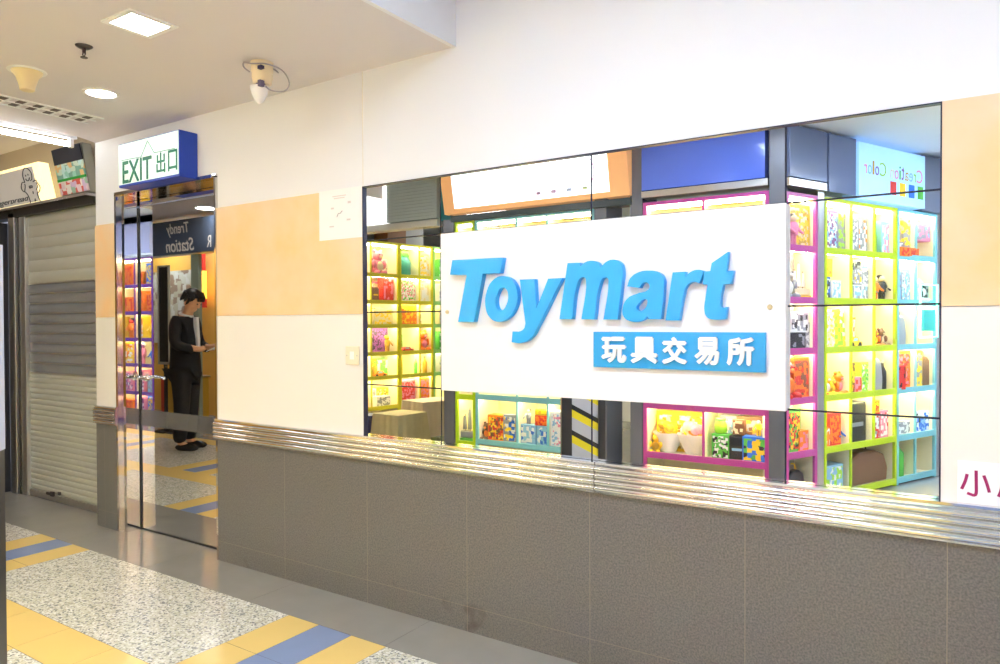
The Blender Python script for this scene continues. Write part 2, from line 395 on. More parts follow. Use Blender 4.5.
# ------------------------------------------------------------------ small things on the wall
p0 = on_y(319, 192, -.01); p1 = on_y(362, 237, -.01)
bm = BM(); bx(bm, p0.x, -.0098, p1.z, p1.x, -.0085, p0.z)
pap = fin('paper_notice', bm, mat('white_paper', srgb(248, 246, 246), .7), None); tag(pap, 'white paper notice with faint print taped over the peach tiles', 'notice')
bm = BM()
cx, cz = (p0.x+p1.x)/2, (p0.z+p1.z)/2
for i, (dx, dz, ww, hh) in enumerate([(-.005, .085, .09, .004), (-.005, .075, .07, .004), (-.05, .03, .02, .008), (.06, .05, .02, .01), (-.055, -.055, .03, .006), (.055, -.03, .025, .008)]):
    bm = BM(); bx(bm, cx+dx-ww/2, -.0102, cz+dz-hh/2, cx+dx+ww/2, -.0099, cz+dz+hh/2)
    fin('faint_print', bm, mat('faint_print', srgb(222, 212, 212), .7), pap)
bm = BM(); tube(bm, [(cx-.02, -.0102, cz-.012), (cx-.01, -.0102, cz+.004), (cx+.0, -.0102, cz+.002), (cx+.016, -.0102, cz+.014)], .0025, 6); fin('sketch_mark', bm, mat('grey_ink', srgb(185, 180, 185), .7), pap)
p0 = on_y(346.5, 346, -.01); p1 = on_y(360, 365, -.01)
so = thing('wall_socket', 'small square cream switch plate on the cream panel left of the mirror', 'switch plate', ((p0.x+p1.x)/2, -.009, (p0.z+p1.z)/2))
bm = BM(); bx(bm, -.043, -.009, -.043, .043, .0, .043); fin('plate', bm, mat('cream_plate', srgb(236, 226, 200), .4), so, bevel=.003)
bm = BM(); bx(bm, -.012, -.013, -.018, .012, -.008, .018); fin('rocker', bm, M_WHITE, so, bevel=.002)
for s in (-1, 1):
    bm = BM(); bx(bm, s*.032-.003, -.0105, -.003, s*.032+.003, -.008, .003); fin('screw', bm, M_BRUSH, so)
# poster on the right
p0 = on_y(957.5, 460, -.012); p1 = on_y(1000, 463.5, -.012); p2 = on_y(957.5, 502, -.012)
bm = BM(); bx(bm, p0.x, -.0115, p2.z, p0.x+.42, -.0095, p0.z)
po = fin('paper_sign', bm, mat('bluish_white_paper', srgb(240, 240, 250), .6)); tag(po, 'white paper sign with magenta handwriting stuck low at the right edge', 'paper sign')
M_MAG = mat('magenta_ink', srgb(150, 10, 95), .6)
def stroke(pts, r=.0045):
    bm = BM(); q = []
    for X, Y in pts:
        P = on_y(950+X/10.22, 450+Y/10.2, -.0125); q.append((P.x, -.0125, P.z))
    tube(bm, smooth_path(q, 4), r, 6); 
    for v in bm.verts: v.co.y = -.0118+(v.co.y+.0125)*.12
    fin('brush_stroke', bm, M_MAG, po)
stroke([(175, 245), (155, 320), (118, 398)]); stroke([(267, 210), (268, 330), (267, 440), (245, 462), (205, 450), (175, 438)]); stroke([(345, 260), (375, 340), (403, 435)])
stroke([(535, 340), (520, 420), (495, 478)]); stroke([(560, 250), (640, 250), (760, 250)]); stroke([(535, 340), (540, 300), (545, 255)]); stroke([(650, 320), (650, 400)]); stroke([(650, 350), (720, 350)]); stroke([(600, 410), (600, 480), (720, 480), (720, 410), (600, 410)])

# ------------------------------------------------------------------ door in its steel recess
YD = .095
XJ = -4.337
door = bpy.data.objects.new('door_1', None); COL.objects.link(door); door['kind'] = 'structure'; door.location = (XD0, YD, 0)
def dpart(name, bm, m, **k): 
    for v in bm.verts: v.co -= Vector((XD0, YD, 0))
    return fin(name, bm, m, door, **k)
bm = BM(); bx(bm, XD0-.016, -.014, 0, XD0+.003, .03, ZD); bx(bm, XD0-.016, -.014, ZD-.006, XD1+.012, .03, ZD+.012); bx(bm, XD1-.003, -.014, 0, XD1+.012, .03, ZD)
dpart('door_frame', bm, mat('frame_steel', (.62, .61, .6), .05, 1, vary=0))
bm = BM(); bx(bm, XD0, YD-.009, 0, XJ+.003, YD, 2.0); bx(bm, XD0, YD-.004, 0, XD1+.0, YD+.004, .012)
dpart('black_gap', bm, M_BLACK)
bm = BM(); bx(bm, XD0+.003, .004, 0, XJ, YD-.009, ZD-.005); dpart('mirror_jamb', bm, M_DOORM)
bm = BM(); bx(bm, XJ, .035, ZD-.004, XD1, YD, ZD); dpart('top_reveal', bm, M_STEEL)
bm = BM(); bx(bm, XD0, YD, 2.012, XD1, YD+.01, ZD); dpart('transom_panel', bm, M_DOORM)
bm = BM(); bx(bm, XJ+.004, YD, .012, XD1, YD+.01, 2.006); leaf = dpart('door_leaf', bm, M_DOORM)
mfilm = bpy.data.materials.new('frosted_film'); mfilm.use_nodes = True
nt = mfilm.node_tree; N = nt.nodes; mixs = N.new('ShaderNodeMixShader'); tr = N.new('ShaderNodeBsdfTransparent'); mixs.inputs[0].default_value = .42
nt.nodes['Principled BSDF'].inputs['Base Color'].default_value = (.17, .165, .16, 1); nt.nodes['Principled BSDF'].inputs['Roughness'].default_value = .3
nt.links.new(mixs.outputs[0], N['Material Output'].inputs[0]); nt.links.new(N['Principled BSDF'].outputs[0], mixs.inputs[2]); nt.links.new(tr.outputs[0], mixs.inputs[1])
bm = BM(); bx(bm, XJ+.004, YD-.0012, .65, XD1, YD-.0004, .75); dpart('frosted_band', bm, mfilm)
# lever handle
H = Vector((-4.27, YD, .95)); 
bm = BM(); lathe(bm, [(0, 0), (.024, 0), (.024, .006), (.012, .010), (.010, .045), (0, .046)], 20)
for v in bm.verts: v.co = Vector((v.co.x+H.x, H.y-v.co.z, v.co.y+H.z))
tube(bm, smooth_path([(H.x, H.y-.045, H.z), (H.x+.03, H.y-.05, H.z+.001), (H.x+.075, H.y-.05, H.z-.001), (H.x+.115, H.y-.046, H.z-.004)]), [.010]*9+[.009]*10, 10)
bx(bm, H.x-.014, H.y-.014, H.z+.005, H.x+.014, H.y, H.z+.03)
dpart('lever_handle', bm, M_STEEL, smooth=True)

# exit light box
EXY = -.115
e0 = on_y(117.8, 143.5, EXY); e1 = on_y(178.3, 129, EXY); e2 = on_y(179.2, 176, EXY); e3 = on_y(118.8, 190, EXY)
ex = thing('exit_sign', 'illuminated white exit sign in a blue box over the mirror door', 'exit sign', ((e0.x+e1.x)/2, 0, (e1.z+e2.z)/2))
hw = (e1.x-e0.x)/2; hh = (e1.z-e2.z)/2
M_EXB = mat('exit_blue_casing', srgb(10, 62, 190), .35)
bm = BM(); bx(bm, -hw, EXY+.004, -hh, hw, 0, hh); fin('casing', bm, M_EXB, ex, bevel=.003)
bm = BM(); bx(bm, -hw+.006, EXY, -hh+.014, hw-.004, EXY+.006, hh-.006); fin('light_panel', bm, mat('lit_exit_face', srgb(225, 240, 238), .4, emit=.3, ecol=srgb(225, 245, 240), vary=0), ex)
M_GRN = mat('exit_green', srgb(0, 120, 95), .5, vary=0)
text('lettering', 'EXIT', .11, M_GRN, ex, (-hw*.34, EXY-.001, -hh*.36), fit=(hw*.98, hh*.98), bold=.0018)
for i, c in enumerate('出口'): text('character', c, .1, M_GRN, ex, (hw*(.45+.37*i), EXY-.001, -hh*.27), fit=(hw*.27, hh*.88), bold=.0012)
bm = BM(); q = []
for X, Y in ((275, 270), (405, 245), (448, 138), (492, 218), (628, 188)):
    P = on_y(80+X/6.64, 120+Y/6.64, EXY-.001); q.append((P.x-ex.location.x, EXY-.001, P.z-ex.location.z))
tube(bm, q, .0016, 6); fin('arrow_line', bm, M_GRN, ex)

# ------------------------------------------------------------------ ceilings
bm = BM()
bx(bm, XP0, -1.8, ZC, XB-.021, -.2, ZC+.1)
extx(bm, [(-.2, ZC), (-.12, ZC-.004), (-.05, ZC-.012), (0, ZC-.022), (0, ZC+.1), (-.2, ZC+.1)], XP0, XB-.021)
struct('ceiling', bm, M_CEIL)
bm = BM(); bx(bm, XB-.02, -1.8, ZC-.024, XB, -.001, 2.695); bx(bm, XP0, -1.82, ZC, XB, -1.8, ZL); bx(bm, XB-.02, -2.72, ZL, XB, -1.8, ZH); struct('trim_6', bm, M_WALL)
bm = BM(); bx(bm, XB, -2.72, ZH, 3.2, .0, ZH+.1); struct('ceiling.001', bm, M_CEILC)
bm = BM(); bx(bm, -11.5, -6.2, ZL, 3.2, -2.72, ZL+.1); bx(bm, XB, -2.735, ZL, 3.2, -2.72, ZH); bx(bm, XP0, -2.72, ZL, XB-.02, -1.82, ZL+.1); struct('ceiling.002', bm, M_CEILC)
bm = BM(); bx(bm, -11.5, -2.72, ZL, XP0, .6, ZL+.1); bx(bm, XP0-.01, -2.72, ZC+.0, XP0, 0, ZL+.1); struct('ceiling.003', bm, M_CEIL)
bm = BM(); bx(bm, -11.6, -6.3, 0, -11.5, .7, 2.75); struct('wall_left', bm, mat('tan_wall', srgb(205, 190, 165), .6))
bm = BM(); bx(bm, 3.0, -6.3, 0, 3.1, .3, 2.85); struct('wall_right', bm, M_WALL)
bm = BM(); bx(bm, -11.5, -6.3, 0, 3.0, -6.2, 2.75); struct('wall_front', bm, mat('pale_shop_wall', srgb(225, 225, 225), .6))

# ------------------------------------------------------------------ lamps
def square_light(loc, w_, d_, label, s, col, group=None):
    t = thing('ceiling_light', label, 'ceiling light', loc, 0, group)
    bm = BM(); f = .022
    for a in ((-w_/2-f, -d_/2-f, w_/2+f, -d_/2), (-w_/2-f, d_/2, w_/2+f, d_/2+f), (-w_/2-f, -d_/2, -w_/2, d_/2), (w_/2, -d_/2, w_/2+f, d_/2)): bx(bm, a[0], a[1], -.006, a[2], a[3], .004)
    fin('frame', bm, M_WHITE, t)
    bm = BM(); bx(bm, -w_/2, -d_/2, -.002, w_/2, d_/2, .003); fin('diffuser', bm, lightmat('lit_diffuser_%s' % round(s, 1), col, s), t); return t
def round_light(loc, r, label, s, col, group=None):
    t = thing('downlight', label, 'downlight', loc, 0, group)
    bm = BM(); lathe(bm, [(r, .002), (r, -.008), (r+.012, -.008), (r+.016, -.002), (r+.016, .002)], 32); fin('ring', bm, M_WHITE, t, True)
    bm = BM(); lathe(bm, [(0, -.005), (r*.7, -.005), (r, -.002), (r, .002)], 32); fin('diffuser', bm, lightmat('lit_disc_%s' % round(s, 1), col, s), t); return t
WARM = (1, .94, .87); COOL = (.66, .79, 1.0)
P = on_z(140, 23.5, ZC)
q = [on_z(x, y, ZC) for x, y in ((105, 15), (128, 12), (174, 30), (155, 38))]
square_light((P.x, P.y, ZC), .155, .155, 'square recessed ceiling light nearest the top edge', 22, WARM)
P = on_z(101, 92.5, ZC); round_light((P.x, P.y, ZC), .068, 'round recessed downlight between the square light and the exit sign', 22, WARM)
for x_, y_ in ((-1.0, -1.55), (.9, -1.55)):
    square_light((x_, y_, ZH), .9, .5, 'large cool ceiling panel light over the corridor', 21, COOL, 'cool ceiling panel lights over the corridor')
square_light((1.3, -4.0, ZL), .6, .6, 'cool ceiling panel light in the side passage', 40, COOL)
square_light((-3.2, -1.55, ZC),   .6, .25, 'warm ceiling panel light in the lower corridor ceiling', 12, WARM)
square_light((-4.95, -4.9, ZL), .6, .6, 'added ceiling panel light brightening the shop opening', 12, COOL)  # unseen lamp, added to lift the dark inside of the opening
square_light((.6, -3.3, ZL), .6, .3, 'added narrow cool panel light brightening the mouth of the side passage', 40, COOL)  # extra lamp, added only to brighten the passage and its ceiling
for x_, y_, n_ in ((-6.585, -1.71, 'mirrored near'), (-7.42, -2.5, 'middle'), (-8.6, -1.7, 'added far')):  # the far one is added to light the dim name board
    round_light((x_, y_, ZL),   .12, 'round downlight facing the door, %s one' % n_, 30, WARM, None)
# fluorescent tube by the shutter shop
A = on_z(-40, 122, 2.50); A = on_x(-40, 121, -4.80); B = on_x(71, 144.5, -4.80)
tb = thing('fluorescent_light', 'bare fluorescent batten glowing at the upper left edge', 'fluorescent light', (-4.80, B.y, B.z))
ln = B.y-(-1.6)
bm = BM(); tube(bm, [(0, -.02, 0), (0, -ln+.02, 0)], .016, 14); fin('tube', bm, lightmat('lit_tube', (.95, .97, 1), 15), tb, True)
bm = BM()
for y in (0, -ln): bx(bm, -.014, y-.012, -.02, .014, y+.012, .045)
bx(bm, -.02, -ln-.02, .035, .02, .03, ZL-B.z-.002); fin('batten', bm, M_WHITE, tb, bevel=.003)
# air grille
g0 = on_z(-25, 96, ZC); g1 = on_z(99, 123, ZC)
gr = thing('air_grille', 'white slotted air grille set in the ceiling above the shutter', 'air vent', (-4.22, -.62, ZC))
bm = BM()
for i in range(13):
    y = .40-.085*i-.04
    for a, b in ((-.075, -.005), (.005, .075)):
        bm = BM(); bx(bm, a, y-.040, -.003, b, y-.006, .0); fin('slot', bm, mat('dark_slot', srgb(105, 98, 95), .7), gr)
bm = BM()
bx(bm, -.09, -.76, -.006, -.075, .40, .001); bx(bm, .075, -.76, -.006, .09, .40, .001); bx(bm, -.005, -.76, -.006, .005, .40, .001)
for i in range(14): bx(bm, -.075, .40-.085*i-.046, -.006, .075, .40-.085*i-.034+.0, .001)
fin('frame', bm, M_WHITE, gr)
# smoke detector / speaker cone
P = on_z(27, 71, ZC)
sd = thing('smoke_detector', 'cream cone shaped detector hanging from the ceiling at the upper left', 'smoke detector', (P.x, P.y, ZC))
bm = BM(); lathe(bm, [(0, -.092), (.024, -.092), (.03, -.088), (.036, -.06), (.046, -.03), (.062, -.010), (.066, 0)], 32); fin('housing', bm, M_CREAM, sd, True)
bm = BM(); lathe(bm, [(0, -.004), (.078, -.004), (.08, 0)], 32); fin('base_plate', bm, M_WHITE, sd, True)
# sprinkler
P = on_z(84, 46, ZC)
sp = thing('fire_sprinkler', 'small dark metal sprinkler head on the ceiling between lamp and detector', 'sprinkler', (P.x, P.y, ZC))
M_DK = mat('dark_metal', srgb(90, 84, 86), .3, .9)
bm = BM(); lathe(bm, [(.004, -.010), (.018, -.012), (.032, -.004), (.034, 0)], 24); fin('escutcheon', bm, M_DK, sp, True)
bm = BM(); tube(bm, [(0, 0, -.008), (0, 0, -.03)], .007, 10); tube(bm, [(-.008, 0, -.02), (-.012, 0, -.035), (0, 0, -.046)], .0025, 6); tube(bm, [(.008, 0, -.02), (.012, 0, -.035), (0, 0, -.046)], .0025, 6); lathe(bm, [(0, -.05), (.014, -.05), (.014, -.047), (0, -.046)], 16); fin('head', bm, M_DK, sp, True)
# surveillance camera with loops of cable
P = on_z(262, 63, ZC); cc = Vector((P.x, P.y, ZC))
sc = thing('security_camera', 'white and cream ceiling camera with a looped grey cable', 'security camera', cc)
bm = BM(); lathe(bm, [(0, -.10), (.036, -.10), (.041, -.095), (.043, -.075), (.045, -.07), (.045, -.045), (.048, -.04), (.048, -.004), (.05, 0)], 32); fin('base', bm, mat('camera_cream', srgb(238, 222, 190), .45), sc, True)
bm = BM(); lathe(bm, [(0, -.183), (.010, -.181), (.022, -.168), (.034, -.142), (.040, -.118), (.041, -.108), (.03, -.104), (0, -.104)], 28, (-.008, -.008, 0)); fin('dome', bm, mat('camera_white', srgb(245, 245, 248), .3, coat=.4), sc, True)
bm = BM(); bx(bm, -.002, -.034, -.116, .030, -.006, -.088); bx(bm, .024, -.045, -.12, .042, -.02, -.092); fin('bracket', bm, mat('camera_bracket', srgb(120, 112, 140), .3, .6), sc, bevel=.002)
def cpath(pts, dep):      # cable path, read off as metres right / up of the camera centre
    rx = Vector((RGT.x, RGT.y, 0)).normalized(); fw = Vector((FWD.x, FWD.y, 0)).normalized()
    return smooth_path([rx*a+fw*d_+Vector((0, 0, z)) for (a, z), d_ in zip(pts, dep)], 8)
bm = BM()
tube(bm, cpath([(-.052, -.002), (-.075, -.006), (-.07, -.03), (-.045, -.05)], [-.0, -.02, -.03, -.03]), .0035, 8)
tube(bm, cpath([(-.075, -.004), (-.03, -.022), (.04, -.026), (.10, -.045), (.122, -.09), (.10, -.125), (.05, -.13), (.025, -.115)], [-.02, -.055, -.06, -.03, 0, .0, -.02, -.03]), .0032, 8)
tube(bm, cpath([(-.045, -.012), (-.02, -.004), (.03, -.006), (.06, -.03)], [.05, .06, .06, .04]), .0035, 8)
fin('cable', bm, mat('grey_cable', srgb(170, 165, 175), .4), sc, True)
bm = BM(); bx(bm, .045, -.06, -.052, .068, -.042, -.038); fin('connector', bm, mat('dark_connector', srgb(60, 50, 90), .4), sc)

# ------------------------------------------------------------------ shutter shop at the left
YS = .15
M_SLAT = mat('shutter_steel', srgb(196, 198, 190), .42, .35, vary=.04, vscale=3)
sh = thing('roller_shutter', 'closed grey metal roller shutter at the left', 'roller shutter', (-5.95, YS, 0))
XS0, XS1 = -5.90, -4.90; ZT = 2.10
def slats(z0, z1, n, m, name, amp):
    bm = BM(); h = (z1-z0)/n
    for i in range(n):
        a = z0+h*i; prof = [(0, a), (-amp, a+h*.18), (-amp*1.1, a+h*.5), (-amp, a+h*.82), (0, a+h*.985), (.004, a+h), (.01, a+h), (.01, a)]
        extx(bm, prof, .04, XS1-XS0+.06)
    return fin(name, bm, m, sh, True)
slats(.05, .925, 22, M_SLAT, 'lower_slats', .006)
slats(1.58, 2.10, 6, M_SLAT, 'upper_slats', .005)
M_PERF = mat('clear_slat', srgb(126, 129, 138), .3, .1, vary=.16, vscale=9)
slats(.925, 1.58, 9, M_PERF, 'clear_slats', .004)
bm = BM()
for i in range(10): bx(bm, .04, -.012, .921+i*.0728, XS1-XS0+.06, .0, .928+i*.0728)
fin('slat_bar', bm, M_BRUSH, sh)
bm = BM(); bx(bm, .04, -.016, .004, XS1-XS0+.06, .012, .05); fin('bottom_bar', bm, M_BRUSH, sh, bevel=.003)
bm = BM(); bx(bm, .33, -.03, .045, .40, -.014, .065); bx(bm, .39, -.03, .04, .43, -.014, .075); fin('lock', bm, M_DK, sh, bevel=.003); bm = BM(); bx(bm, .49, -.026, .06, .52, -.014, .085); fin('padlock', bm, M_DK, sh, bevel=.003)
# guide posts
bm = BM(); bx(bm, -6.12, YS-.05, 0, -6.02, YS+.03, ZT+.02); bx(bm, -5.985, YS-.03, 0, -5.90, YS+.03, ZT+.02)
fin('left_guide', bm, M_BRUSH, sh, loc=(5.95, -YS, 0), bevel=.003)
bm = BM(); bx(bm, -6.02, YS-.03, 0, -5.985, YS+.03, ZT+.02); fin('black_seal', bm, M_BLACK, sh, loc=(5.95, -YS, 0))
bm = BM(); bx(bm, -4.89, YS-.02, 0, -4.64, YS+.03, ZT+.5); fin('right_guide', bm, M_STEEL, sh, loc=(5.95, -YS, 0), bevel=.003)
bm = BM(); bx(bm, -6.9, YS-.05, 2.085, -4.88, YS+.03, 2.13); bx(bm, -6.9, YS-.1, 2.13, -4.88, YS+.02, 2.148, 1)
fin('header_beam', bm, [M_BLACK, M_STEEL], sh, loc=(5.95, -YS, 0))
# backing wall above the shutter, tan end wall
bm = BM(); bx(bm, -7.5, .18, 2.17, -4.655, .32, 2.75); bx(bm, -11.5, .2, 0, -6.75, .32, 2.75); struct('wall_back.001', bm, mat('tan_plaster', srgb(188, 176, 158), .6))
# lit box sign with gingerbread man, leaning forward
def lean_box(name, label, cat, x0, x1, zb, zt, yb, yt, dep, m, group=None):
    t = thing(name, label, cat, (x0, yb, zb)); bm = BM()
    extx(bm, [(0, 0), (yt-yb, zt-zb), (yt-yb+dep, zt-zb), (dep, 0)], 0, x1-x0); fin('casing', bm, m, t); return t
gxa = on_y(44, 203, .02); zb, zt, yb, yt = 2.15, 2.41, .06, .005
def S2(px, py):     # on the leaning face
    n = Vector((0, zt-zb, -(yt-yb))); p = Vector((0, yb, zb)); d = ray(px, py); t = (p-CAM).dot(n)/d.dot(n); return CAM+d*t
xr = S2(44, 190).x; xl = xr-1.0
gb = thing('lightbox_sign', 'lit cream sign box with a line drawn gingerbread man above the shutter', 'sign', (xl, yb, zb))
sl = (yt-yb)/(zt-zb); M_LITY = mat('lit_cream_box', srgb(255, 240, 190), .5, emit=.9, ecol=srgb(255, 236, 180), vary=0)
bm = BM(); extx(bm, [(.004, 0), (yt-yb+.004, zt-zb), (yt-yb+.07, zt-zb), (.07, 0)], 0, xr-xl); fin('lit_casing', bm, M_LITY, gb)
xe = S2(36, 185).x
bm = BM(); extx(bm, [(.002, .006), ((zt-zb-.02)*sl+.002, zt-zb-.02), ((zt-zb-.02)*sl+.006, zt-zb-.02), (.006, .006)], 0, xe-xl); fin('face', bm, mat('grey_sign_face', srgb(196, 190, 184), .5, emit=.12, ecol=(1, .97, .9)), gb)
M_INK = mat('black_ink', (.02, .018, .02), .6)
def gpath(pts, r=.003, k=5):
    q = []
    for X, Y in pts:
        P = S2(X/9.49, 155+Y/9.49); q.append((P.x-xl, P.y-yb-.004, P.z-zb))
    bm = BM(); tube(bm, smooth_path(q, k), r, 6); return bm
def gadd(lst, name):
    bm = BM()
    for l in lst:
        b = gpath(l); me = bpy.data.meshes.new('x'); b.to_mesh(me); b.free(); bm.from_mesh(me)
    fin(name, bm, M_INK, gb)
gadd([[(240, 260), (222, 200), (224, 150), (240, 126), (270, 132), (300, 170), (308, 225), (295, 245)],
      [(240, 262), (215, 265), (208, 310), (225, 345), (250, 355), (275, 390), (290, 430), (300, 470)], [(240, 275), (245, 300), (240, 350)],
      [(318, 255), (345, 238), (358, 262), (385, 300), (380, 345), (360, 365), (375, 410), (403, 460)], [(348, 262), (362, 300), (350, 330)],
      [(250, 228), (262, 245), (278, 242), (285, 215)], [(248, 190), (250, 205)], [(270, 180), (272, 195)]], 'gingerbread_outline')
gadd([[(282, 295), (290, 318), (298, 302), (310, 312), (308, 292), (282, 297)]], 'bow_tie'); gadd([[(318, 345), (322, 370)]], 'button'); gadd([[(340, 415), (338, 438), (348, 430)]], 'button')
P0 = S2(2, 203.5); P1 = S2(27.5, 199)
tx = text('lettering', 'gingerbread', .09, M_INK, gb, ((P1.x-xl)-.27, (P1.z-zb)*sl-.002, P1.z-zb+.002), fit=(.56, .062), rot=(PI/2+math.atan(-sl)*-1*-1, 0, 0))
tx.rotation_euler = (PI/2-math.atan(-sl), 0, 0)
# picture box right of it
xl2, xr2 = S2(57, 190).x+.01, S2(87, 190).x
pb = thing('picture_box', 'colourful picture box with a green stripe beside the gingerbread sign', 'picture box', (xl2, yb, zb+.01))
bm = BM(); extx(bm, [(.02, 0), (yt-yb+.02, zt-zb+.05), (yt-yb+.08, zt-zb+.05), (.08, 0)], 0, xr2-xl2); fin('box', bm, mat('grey_green_box', srgb(150, 150, 140), .5), pb)
M_PIC = printed([srgb(150, 205, 195), srgb(200, 220, 205), srgb(120, 170, 160), srgb(230, 190, 130), srgb(190, 225, 225)], 22, 3)
M_PIC2 = printed([srgb(225, 205, 215), srgb(215, 90, 80), srgb(230, 225, 220), srgb(150, 190, 170), srgb(205, 180, 215)], 20, 5)
def slab(z0, z1, m, nm, y=.012):
    bm = BM(); extx(bm, [(z0*sl+y, z0), (z1*sl+y, z1), (z1*sl+y+.006, z1), (z0*sl+y+.006, z0)], 0, xr2-xl2); fin(nm, bm, m, pb)
slab(.005, .09, M_PIC2, 'picture'); slab(.09, .105, mat('green_stripe', srgb(20, 150, 50), .5), 'stripe', .008); slab(.105, .20, M_PIC, 'picture'); slab(.20, .30, mat('dark_picture', (.015, .02, .035), .4), 'picture')

# bright strip of another shop behind the guide post
ob = thing('display_case', 'dark cased display with glowing orange goods left of the shutter', 'display case', (-6.45, .0, 0))
bm = BM(); bx(bm, -.2, 0, 0, .28, .12, 2.05); fin('case', bm, mat('case_dark', (.03, .03, .035), .4), ob)
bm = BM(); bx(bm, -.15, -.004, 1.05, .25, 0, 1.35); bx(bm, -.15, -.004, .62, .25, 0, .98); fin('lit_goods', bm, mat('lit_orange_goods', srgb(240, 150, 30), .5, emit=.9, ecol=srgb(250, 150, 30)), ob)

# freestanding panel cutting the left edge of the view
PX, PY = -2.055, -1.648
st = thing('standing_display', 'tall freestanding dark panel at the very left edge of the view', 'display stand', (PX, PY, 0), R(-40))
bm = BM(); bx(bm, -.14, -.02, 0, -.075, .02, .95); bx(bm, .095, -.02, 0, .14, .02, .95); fin('post', bm, mat('dark_grey_post', srgb(62, 58, 56), .3), st)
bm = BM(); bx(bm, -.14, -.022, .95, .14, .022, 1.49); fin('upper_panel', bm, mat('pale_blue_grey_panel', srgb(196, 200, 214), .4), st)
m = bpy.data.materials.new('hazard_stripes'); m.use_nodes = True; N = m.node_tree.nodes; L = m.node_tree.links
tc = N.new('ShaderNodeTexCoord'); sx_ = N.new('ShaderNodeSeparateXYZ'); L.new(tc.outputs['Object'], sx_.inputs[0])
cr = N.new('ShaderNodeValToRGB'); cr.color_ramp.interpolation = 'CONSTANT'; e = cr.color_ramp.elements
md = N.new('ShaderNodeMath'); md.operation = 'MULTIPLY'; md.inputs[1].default_value = 6.2
ad = N.new('ShaderNodeMath'); ad.operation = 'ADD'; L.new(sx_.outputs['Z'], ad.inputs[0]); ml = N.new('ShaderNodeMath'); ml.operation = 'MULTIPLY'; ml.inputs[1].default_value = .55; L.new(sx_.outputs['X'], ml.inputs[0]); L.new(ml.outputs[0], ad.inputs[1])
L.new(ad.outputs[0], md.inputs[0]); fr = N.new('ShaderNodeMath'); fr.operation = 'FRACT'; L.new(md.outputs[0], fr.inputs[0]); L.new(fr.outputs[0], cr.inputs[0])
e[0].color = (*srgb(235, 215, 30), 1); e[1].position = .3; e[1].color = (.02, .02, .02, 1)
n_ = e.new(.5); n_.color = (*srgb(190, 190, 195), 1)
L.new(cr.outputs[0], N['Principled BSDF'].inputs['Base Color'])
bm = BM(); bx(bm, -.075, -.012, .05, .095, .012, .95); fin('striped_panel', bm, m, st)

# ================================================================== the shops across the corridor (seen in the mirrors)
W = 2.70
LW = (1, .86, .55)
def front(vx0, vx1): return (vx1, -W, 0), PI, vx1-vx0
P0 = Vector((-.877, 3.08)); dd = Vector((.616, 1.39)).normalized()
def oblique(s0, s1):
    p = P0+dd*s1; return (p.x, -p.y, 0), math.atan2(dd.y, -dd.x), s1-s0
CELLS = {}
def cabinet(key, name, label, place, cols, zs, col, depth=.34, lit=None, ls=5.5, ztop_light=True, back=srgb(252, 242, 200), glass=True, base=True):
    """cols: splits as fractions in MIRROR order left to right; zs: shelf heights from bottom to top"""
    loc, rz, wd = place
    t = thing(name, label, 'display cabinet', loc, rz)
    mf = mat('frame_'+key, col, .35, vary=.02); mw = mat('cabinet_glow_cream', srgb(248, 240, 205), .5, vary=.01); mb = mat('cabinet_back_%d%d' % (back[0]*99, back[2]*99), back, .6, vary=.01)  # inner walls and back cream: warm shelf glow put into the colour
    f = .026
    bm = BM(); zt_, zb_ = zs[-1], zs[0]
    for x0_, x1_ in ((0, f), (wd-f, wd)):
        bx(bm, x0_, 0, 0, x1_, .02, zt_+f); bx(bm, x0_, .02, 0, x1_, depth, zt_+f, 1)
    bx(bm, f, 0, zt_, wd-f, .02, zt_+f); bx(bm, f, .02, zt_, wd-f, depth, zt_+f, 1)
    fin('carcass', bm, [mf, mw], t)
    bm = BM(); bx(bm, f, depth-.012, .0, wd-f, depth, zt_); fin('back_panel', bm, mb, t)
    xs = sorted(wd*(1-c) for c in cols)
    for j_, x_ in enumerate(xs[1:-1]):
        zd = zs[1] if (key == 'green' and j_ == 0) else zb_
        bm = BM(); bx(bm, x_-f*.3, .004, zd, x_+f*.3, .02, zt_); bx(bm, x_-f*.3, .02, zd, x_+f*.3, depth-.012, zt_, 1); fin('divider', bm, [mf, mw], t)
    for i, z in enumerate(zs[:-1]):
        bm = BM(); bx(bm, f, 0, z-.028, wd-f, .016, z+.018); bx(bm, f, .016, z-.008, wd-f, depth-.012, z+.002, 1); fin('shelf', bm, [mf, mw], t)
    on = lit if lit is not None else range(len(zs)-1)
    for i in on:
        z = zs[i+1]-.012
        bm = BM(); bx(bm, f+.02, .03, z-.014, wd-f-.02, .052, z); fin('light_strip', bm, lightmat('lit_strip_%s' % ls, LW, ls*11), t)
    if glass:
        bm = BM(); quad(bm, [(f, -.002, zb_), (wd-f, -.002, zb_), (wd-f, -.002, zt_), (f, -.002, zt_)]); fin('glass_front', bm, M_GLASS, t)
    CELLS[key] = (t, xs, zs, depth, wd)
    return t
mg = bpy.data.materials.new('thin_glass'); mg.use_nodes = True; N = mg.node_tree.nodes; L = mg.node_tree.links
mixs = N.new('ShaderNodeMixShader'); tr = N.new('ShaderNodeBsdfTransparent'); gl = N.new('ShaderNodeBsdfGlossy'); gl.inputs['Roughness'].default_value = .03; mixs.inputs[0].default_value = .05
L.new(tr.outputs[0], mixs.inputs[1]); L.new(gl.outputs[0], mixs.inputs[2]); L.new(mixs.outputs[0], N['Material Output'].inputs[0]); M_GLASS = mg

